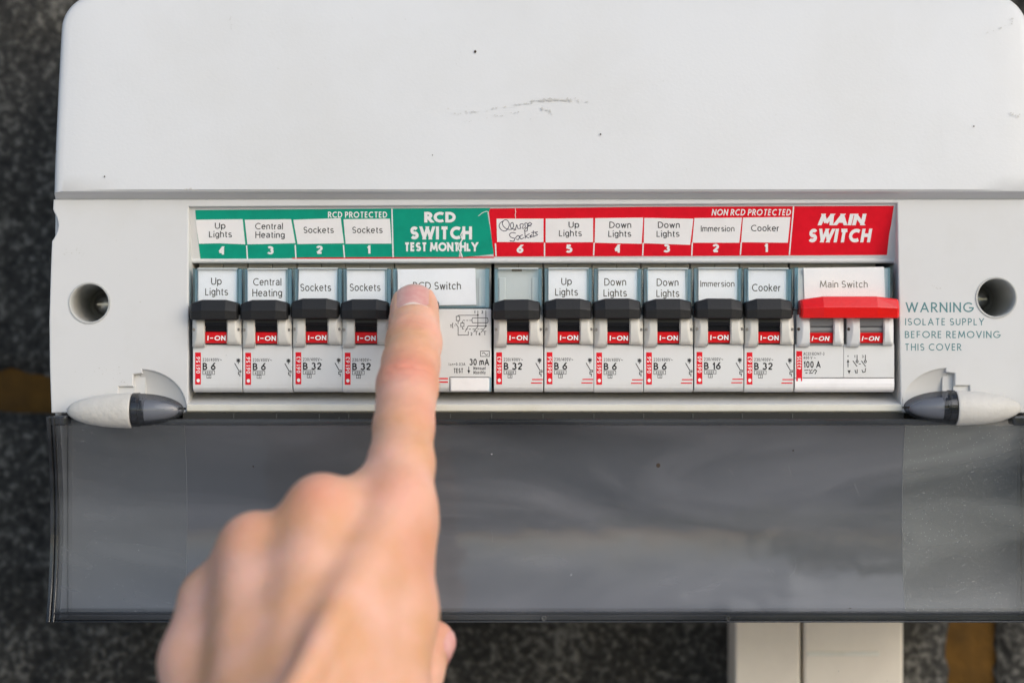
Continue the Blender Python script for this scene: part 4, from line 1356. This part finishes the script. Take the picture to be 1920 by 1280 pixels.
# outer (little finger) edge of the hand
cone(M5, q3(374, 1240, -100), 6.8, 10.5, 7)
cone(q3(374, 1240, -100), q3(398, 1440, -120), 10.5, 13, 7)
# tendons standing up under the skin
cone(q3(732, 958, -92), q3(550, 1300, -155), 3.0, 4.0, 9)
# wrist and forearm, going down and out of the picture
WR = q3(545, 1480, -142)
cone(q3(490, 1440, -132), q3(470, 1720, -150), 17, 20, 10)
cone(q3(590, 1440, -134), q3(600, 1720, -152), 18, 21, 10)
cone(q3(470, 1720, -150), q3(440, 2050, -165), 20, 26, 10)
cone(q3(600, 1720, -152), q3(600, 2050, -168), 21, 27, 10)


# the three curled fingers
def curl(m, x1, dy1, x2, dz2, r0, r1, r2):
    a = m + np.array([0, 4, -1.0])
    b = m + np.array([x1, dy1, -13.0])
    c_ = b + np.array([x2, -9.0, dz2])
    d_ = c_ + np.array([1.0, -16.0, 2.0])
    cone(a, b, r0, r1, 4); cone(b, c_, r1, r2, 2.0); cone(c_, d_, r2, r2 - 1, 2.0)


curl(M3, 2, 40, 3, -24, 9.0, 8.8, 8.0)
curl(M4, 3, 38, 3, -22, 7.0, 8.0, 7.4)
curl(M5, 5, 30, 3, -18, 6.4, 7.0, 6.6)
# thumb
TT = q3(812, 1203, -60)
TD = q3(775, 1262, -72)
TM = q3(735, 1330, -88)
cone(TT, TD, 7.0, 8.6, 2)
cone(TD, TM, 8.6, 10.5, 4)


def sd_prim(pr, p):
    a, b, ra, rb, k = pr
    ba = b - a
    h = np.clip(((p - a) @ ba) / max(ba @ ba, 1e-9), 0, 1)
    return np.linalg.norm(p - a - h[..., None] * ba, axis=-1) - (ra + (rb - ra) * h)


def smin(d1, d2, k):
    h = np.clip(.5 + .5 * (d2 - d1) / k, 0, 1)
    return d2 + (d1 - d2) * h - k * h * (1 - h)


def sdf(p):
    d = np.full(p.shape[:-1], 60.0)
    for pr in prims:
        d = smin(d, sd_prim(pr, p), pr[4])
    return d


def field():
    h = 0.8
    allp = np.array([q_ for pr in prims for q_ in (pr[0], pr[1])])
    lo, hi = allp.min(0) - 30, allp.max(0) + 30
    lo[2] = max(lo[2], Z(1900, -150))
    n = ((hi - lo) / h).astype(int) + 1
    vol = np.full(n, 60.0, np.float32)
    ax = [lo[i] + h * np.arange(n[i]) for i in range(3)]
    for pr in prims:
        a, b, ra, rb, k = pr
        m = max(ra, rb) + k + 4
        l2 = np.maximum(((np.minimum(a, b) - m - lo) / h).astype(int), 0)
        h2 = np.minimum(((np.maximum(a, b) + m - lo) / h).astype(int) + 1, n)
        if np.any(h2 <= l2):
            continue
        g = np.stack(np.meshgrid(*[ax[i][l2[i]:h2[i]] for i in range(3)], indexing='ij'), -1).astype(np.float32)
        sl = tuple(slice(l2[i], h2[i]) for i in range(3))
        vol[sl] = smin(vol[sl], sd_prim(pr, g), k)
    vol[:, :, 0] = 5.0
    s = vol < 0
    c8 = np.zeros(np.array(n) - 1, np.int8)
    for i in (0, 1):
        for j in (0, 1):
            for k_ in (0, 1):
                c8 += s[i:n[0] - 1 + i, j:n[1] - 1 + j, k_:n[2] - 1 + k_]
    act = (c8 > 0) & (c8 < 8)
    idx = -np.ones(act.shape, np.int64)
    cells = np.argwhere(act)
    idx[tuple(cells.T)] = np.arange(len(cells))
    V = lo + (cells + .5) * h
    F = []
    for axis in range(3):
        o1, o2 = (axis + 1) % 3, (axis + 2) % 3
        sl0 = [slice(1, -1)] * 3; sl1 = [slice(1, -1)] * 3
        sl0[axis] = slice(0, -1); sl1[axis] = slice(1, None)
        s0, s1 = s[tuple(sl0)], s[tuple(sl1)]
        for flip in (False, True):
            e = np.argwhere((s0 & ~s1) if not flip else (~s0 & s1))
            base = e.copy()
            base[:, o1] += 1; base[:, o2] += 1
            d1 = np.zeros(3, int); d1[o1] = -1
            d2 = np.zeros(3, int); d2[o2] = -1
            qd = [idx[tuple((base + off).T)] for off in (0 * d1, d1, d1 + d2, d2)]
            f = np.stack(qd if not flip else qd[::-1], 1)
            F.append(f[(f >= 0).all(1)])
    return V, np.concatenate(F)


def grad(p, e=.25):
    g = np.stack([sdf(p + np.eye(3)[i] * e) - sdf(p - np.eye(3)[i] * e) for i in range(3)], -1)
    return g / np.maximum(np.linalg.norm(g, axis=-1, keepdims=True), 1e-6)


V, F = field()
E_ = np.concatenate([F[:, [i, (i + 1) % 4]] for i in range(4)])


def relax(V, n, w=.5):
    for _ in range(n):
        acc = np.zeros_like(V); cnt = np.zeros(len(V))
        for a, b in ((0, 1), (1, 0)):
            np.add.at(acc, E_[:, a], V[E_[:, b]]); np.add.at(cnt, E_[:, a], 1)
        V = V * (1 - w) + w * acc / np.maximum(cnt, 1)[:, None]
    return V


zcut = V[:, 2].min() + 1.5
V = relax(V, 3)
for it in range(2):
    keep = V[:, 2] > zcut
    g = grad(V)
    d = np.clip(sdf(V), -2, 2)
    V = V - g * (d * keep)[:, None]
    V = relax(V, 1, .35)
g = grad(V)
d = np.clip(sdf(V), -2, 2)
V = V - g * (d * (V[:, 2] > zcut))[:, None]
g = grad(V)

# creases across the joints of the pointing finger, nail fold, skin colour
disp = np.zeros(len(V))
pig = np.zeros(len(V))
dorsal = np.clip(-g[:, 1] * .8 + g[:, 2] * .35 + .15, 0, 1)
for J, ax_, halfw, gro in ((DIP, PIP - DIP, 5.5, [(-2.6, .22, .8), (-1.2, .34, .7), (.2, .42, .8), (1.9, .30, .8), (3.4, .18, .9)]),
                           (PIP, PMID - PIP, 8, [(-4.6, .16, 1.0), (-2.6, .26, .9), (-.6, .20, .8), (1.8, .46, .9), (4.2, .30, 1.0), (6.4, .18, 1.2)])):
    ax_ = ax_ / np.linalg.norm(ax_)
    rel = V - J
    s_ = rel @ ax_
    lat = rel[:, 0]
    near = (np.linalg.norm(rel, axis=1) < 17) & (V[:, 0] > X(690, -40)) & (V[:, 2] > Z(840, -50))
    wob = s_ + .035 * lat ** 2 * np.sign(s_ + .3) * .6 + .35 * np.sin(lat * 1.1 + s_)
    for c_, am, wd in gro:
        pig = np.maximum(pig, near * dorsal * min(1, 1.6 * am) * np.exp(-((wob - c_) / (wd * .8)) ** 2) * np.exp(-(lat / 7.0) ** 4))
        disp -= 2.3 * near * dorsal * am * np.exp(-((wob - c_) / wd) ** 2) * np.exp(-(lat / 8.0) ** 4)
    pig = np.maximum(pig, near * np.exp(-(s_ / (8.0 if halfw > 6 else 4.0)) ** 2) * dorsal * (.8 if halfw > 6 else .35))
for J, r_, w_ in ((M3 + [0, -6, 4], 9, .5), (M4 + [0, -5, 2], 8, .35), (q3(740, 930, -92), 9, .35), (q3(770, 1040, -96), 13, .35), (q3(800, 760, -66), 8, .35), (TT, 10, .6), (TIP, 11, .3), (q3(760, 760, -58), 9, .3)):
    pig = np.maximum(pig, w_ * np.exp(-(np.linalg.norm(V - J, axis=1) / r_) ** 2))
# fine lines across the hand
disp += .045 * np.sin(V[:, 2] * 2.1 + 1.3 * np.sin(V[:, 0] * .7)) * dorsal * (V[:, 2] > Z(900, -60))
# nail bed of the index finger
na = (TIP - DIP) / np.linalg.norm(TIP - DIP)
nd = np.array([0, -1.0, 0]) - na * (na @ np.array([0, -1.0, 0]))
nd /= np.linalg.norm(nd)
nl = np.cross(na, nd)
if nl[0] < 0:
    nl = -nl
rel = V - TIP
u_, l_, d_ = rel @ na, rel @ nl, rel @ nd
NU0, NU1, NW = -10.2, 6.6, 5.7
inside = np.minimum(np.minimum((u_ - NU0) / 1.0, (NU1 + 3 - u_) / 1.0), (NW - np.abs(l_)) / 1.0)
fold = np.exp(-((inside + .4) / .8) ** 2) * (d_ > 1) * (np.linalg.norm(rel, axis=1) < 14)
disp += .30 * fold
disp -= .40 * np.clip(inside, 0, 1) * (d_ > 1) * (np.linalg.norm(rel, axis=1) < 14)
pig = np.maximum(pig, .3 * fold)
Vd = V + g * disp[:, None]

hroot = (X(560, -140), -140, Z(1850, -140))
me = bpy.data.meshes.new('hand')
me.from_pydata(((Vd - np.array(hroot)) * S).tolist(), [], F.tolist())
me.polygons.foreach_set('use_smooth', [True] * len(F))
at = me.attributes.new('blush', 'FLOAT', 'POINT')
at.data.foreach_set('value', pig.astype(np.float32))
me.update()
hand = link('hand', me, None, hroot)
hand['label'] = 'bare left hand with index finger pressing the double width switch'
hand['category'] = 'hand'


def skin_mat():
    m = bpy.data.materials.new('skin')
    m.use_nodes = True
    nt = m.node_tree
    b = nt.nodes['Principled BSDF']
    N, L = nt.nodes.new, nt.links.new
    tc = N('ShaderNodeTexCoord')
    at = N('ShaderNodeAttribute'); at.attribute_name = 'blush'
    n1 = N('ShaderNodeTexNoise'); n1.inputs['Scale'].default_value = 48; n1.inputs['Detail'].default_value = 6
    mx1 = N('ShaderNodeMix'); mx1.data_type = 'RGBA'
    mx1.inputs['A'].default_value = (.70, .375, .215, 1); mx1.inputs['B'].default_value = (.82, .475, .365, 1)
    r1 = N('ShaderNodeMapRange'); r1.inputs['From Min'].default_value = .35; r1.inputs['From Max'].default_value = .65
    L(tc.outputs['Object'], n1.inputs['Vector']); L(n1.outputs['Fac'], r1.inputs['Value']); L(r1.outputs['Result'], mx1.inputs['Factor'])
    mx2 = N('ShaderNodeMix'); mx2.data_type = 'RGBA'
    mx2.inputs['B'].default_value = (.72, .27, .20, 1)
    L(at.outputs['Fac'], mx2.inputs['Factor']); L(mx1.outputs['Result'], mx2.inputs['A'])
    L(mx2.outputs['Result'], b.inputs['Base Color'])
    b.inputs['Subsurface Weight'].default_value = .45
    b.inputs['Subsurface Radius'].default_value = (1.0, .4, .2)
    b.inputs['Subsurface Scale'].default_value = .006
    b.inputs['Roughness'].default_value = .48
    b.inputs['Specular IOR Level'].default_value = .4
    vo = N('ShaderNodeTexVoronoi'); vo.inputs['Scale'].default_value = 1300; vo.feature = 'DISTANCE_TO_EDGE'
    n2 = N('ShaderNodeTexNoise'); n2.inputs['Scale'].default_value = 700; n2.inputs['Detail'].default_value = 4
    mp = N('ShaderNodeMapping'); mp.inputs['Scale'].default_value = (.55, .8, 1.3)
    ad = N('ShaderNodeMath'); ad.operation = 'MULTIPLY_ADD'; ad.inputs[1].default_value = .6
    bp = N('ShaderNodeBump'); bp.inputs['Strength'].default_value = .8; bp.inputs['Distance'].default_value = .0003
    L(tc.outputs['Object'], mp.inputs['Vector']); L(mp.outputs['Vector'], vo.inputs['Vector']); L(mp.outputs['Vector'], n2.inputs['Vector'])
    L(vo.outputs['Distance'], ad.inputs[0]); L(n2.outputs['Fac'], ad.inputs[2])
    L(ad.outputs[0], bp.inputs['Height']); L(bp.outputs['Normal'], b.inputs['Normal'])
    return m


M['skin'] = skin_mat()
me.materials.append(M['skin'])
M['nail'] = mat('fingernail', (.70, .33, .30), .28, .5, (300, (.74, .42, .37), .4, .65), (350, .1, .05), coat=.3)
M['nail_edge'] = mat('nail_edge', (.74, .62, .52), .4, .5)
M['cuticle'] = mat('cuticle', (.84, .70, .62), .45, .4)


def nail_patch(origin, na, nd, nl, u0, u1, w, name, mat_, lift=.12, start=14, rows=18, cols=16):
    uu, vv = np.meshgrid(np.linspace(0, 1, cols + 1), np.linspace(0, 1, rows + 1))
    lat = (uu - .5) * 2
    f = vv
    halfw = w * (1 - .22 * np.clip((f - .6) / .4, 0, 1) ** 2 - .16 * np.clip((.25 - f) / .25, 0, 1) ** 2)
    ulo = u0 - .9 * (1 - lat ** 2) + .8
    uh = u1 + 1.2 * (1 - lat ** 2) - .8
    pu = ulo + (uh - ulo) * f
    pts = origin + pu[..., None] * na + (lat * halfw)[..., None] * nl + start * nd
    for _ in range(30):
        pts = pts - nd * (sdf(pts) * .8)[..., None]
    gg = grad(pts)
    crown = lift * (1 - .75 * lat ** 2)
    pts = pts + gg * crown[..., None]
    n = (rows + 1) * (cols + 1)
    mb = MB()
    mb.add(pts.reshape(-1, 3).tolist(), [(j * (cols + 1) + i, j * (cols + 1) + i + 1, (j + 1) * (cols + 1) + i + 1, (j + 1) * (cols + 1) + i) for j in range(rows) for i in range(cols)], True)
    return mb.build(name, mat_, hand, hroot)


nail = nail_patch(TIP, na, nd, nl, NU0, NU1, NW, 'fingernail', M['nail'])
cut = nail_patch(TIP, na, nd, nl, NU0 - .35, NU0 + .35, NW * .92, 'cuticle', M['cuticle'], lift=.34, rows=4)
# thumb nail: looks away to the lower right
ta = (TT - TD) / np.linalg.norm(TT - TD)
td0 = np.array([.42, -.75, -.5])
td = td0 - ta * (ta @ td0); td /= np.linalg.norm(td)
nail_patch(TT, ta, td, np.cross(ta, td), -6.5, 4.0, 5.2, 'fingernail', M['nail'], lift=.35)
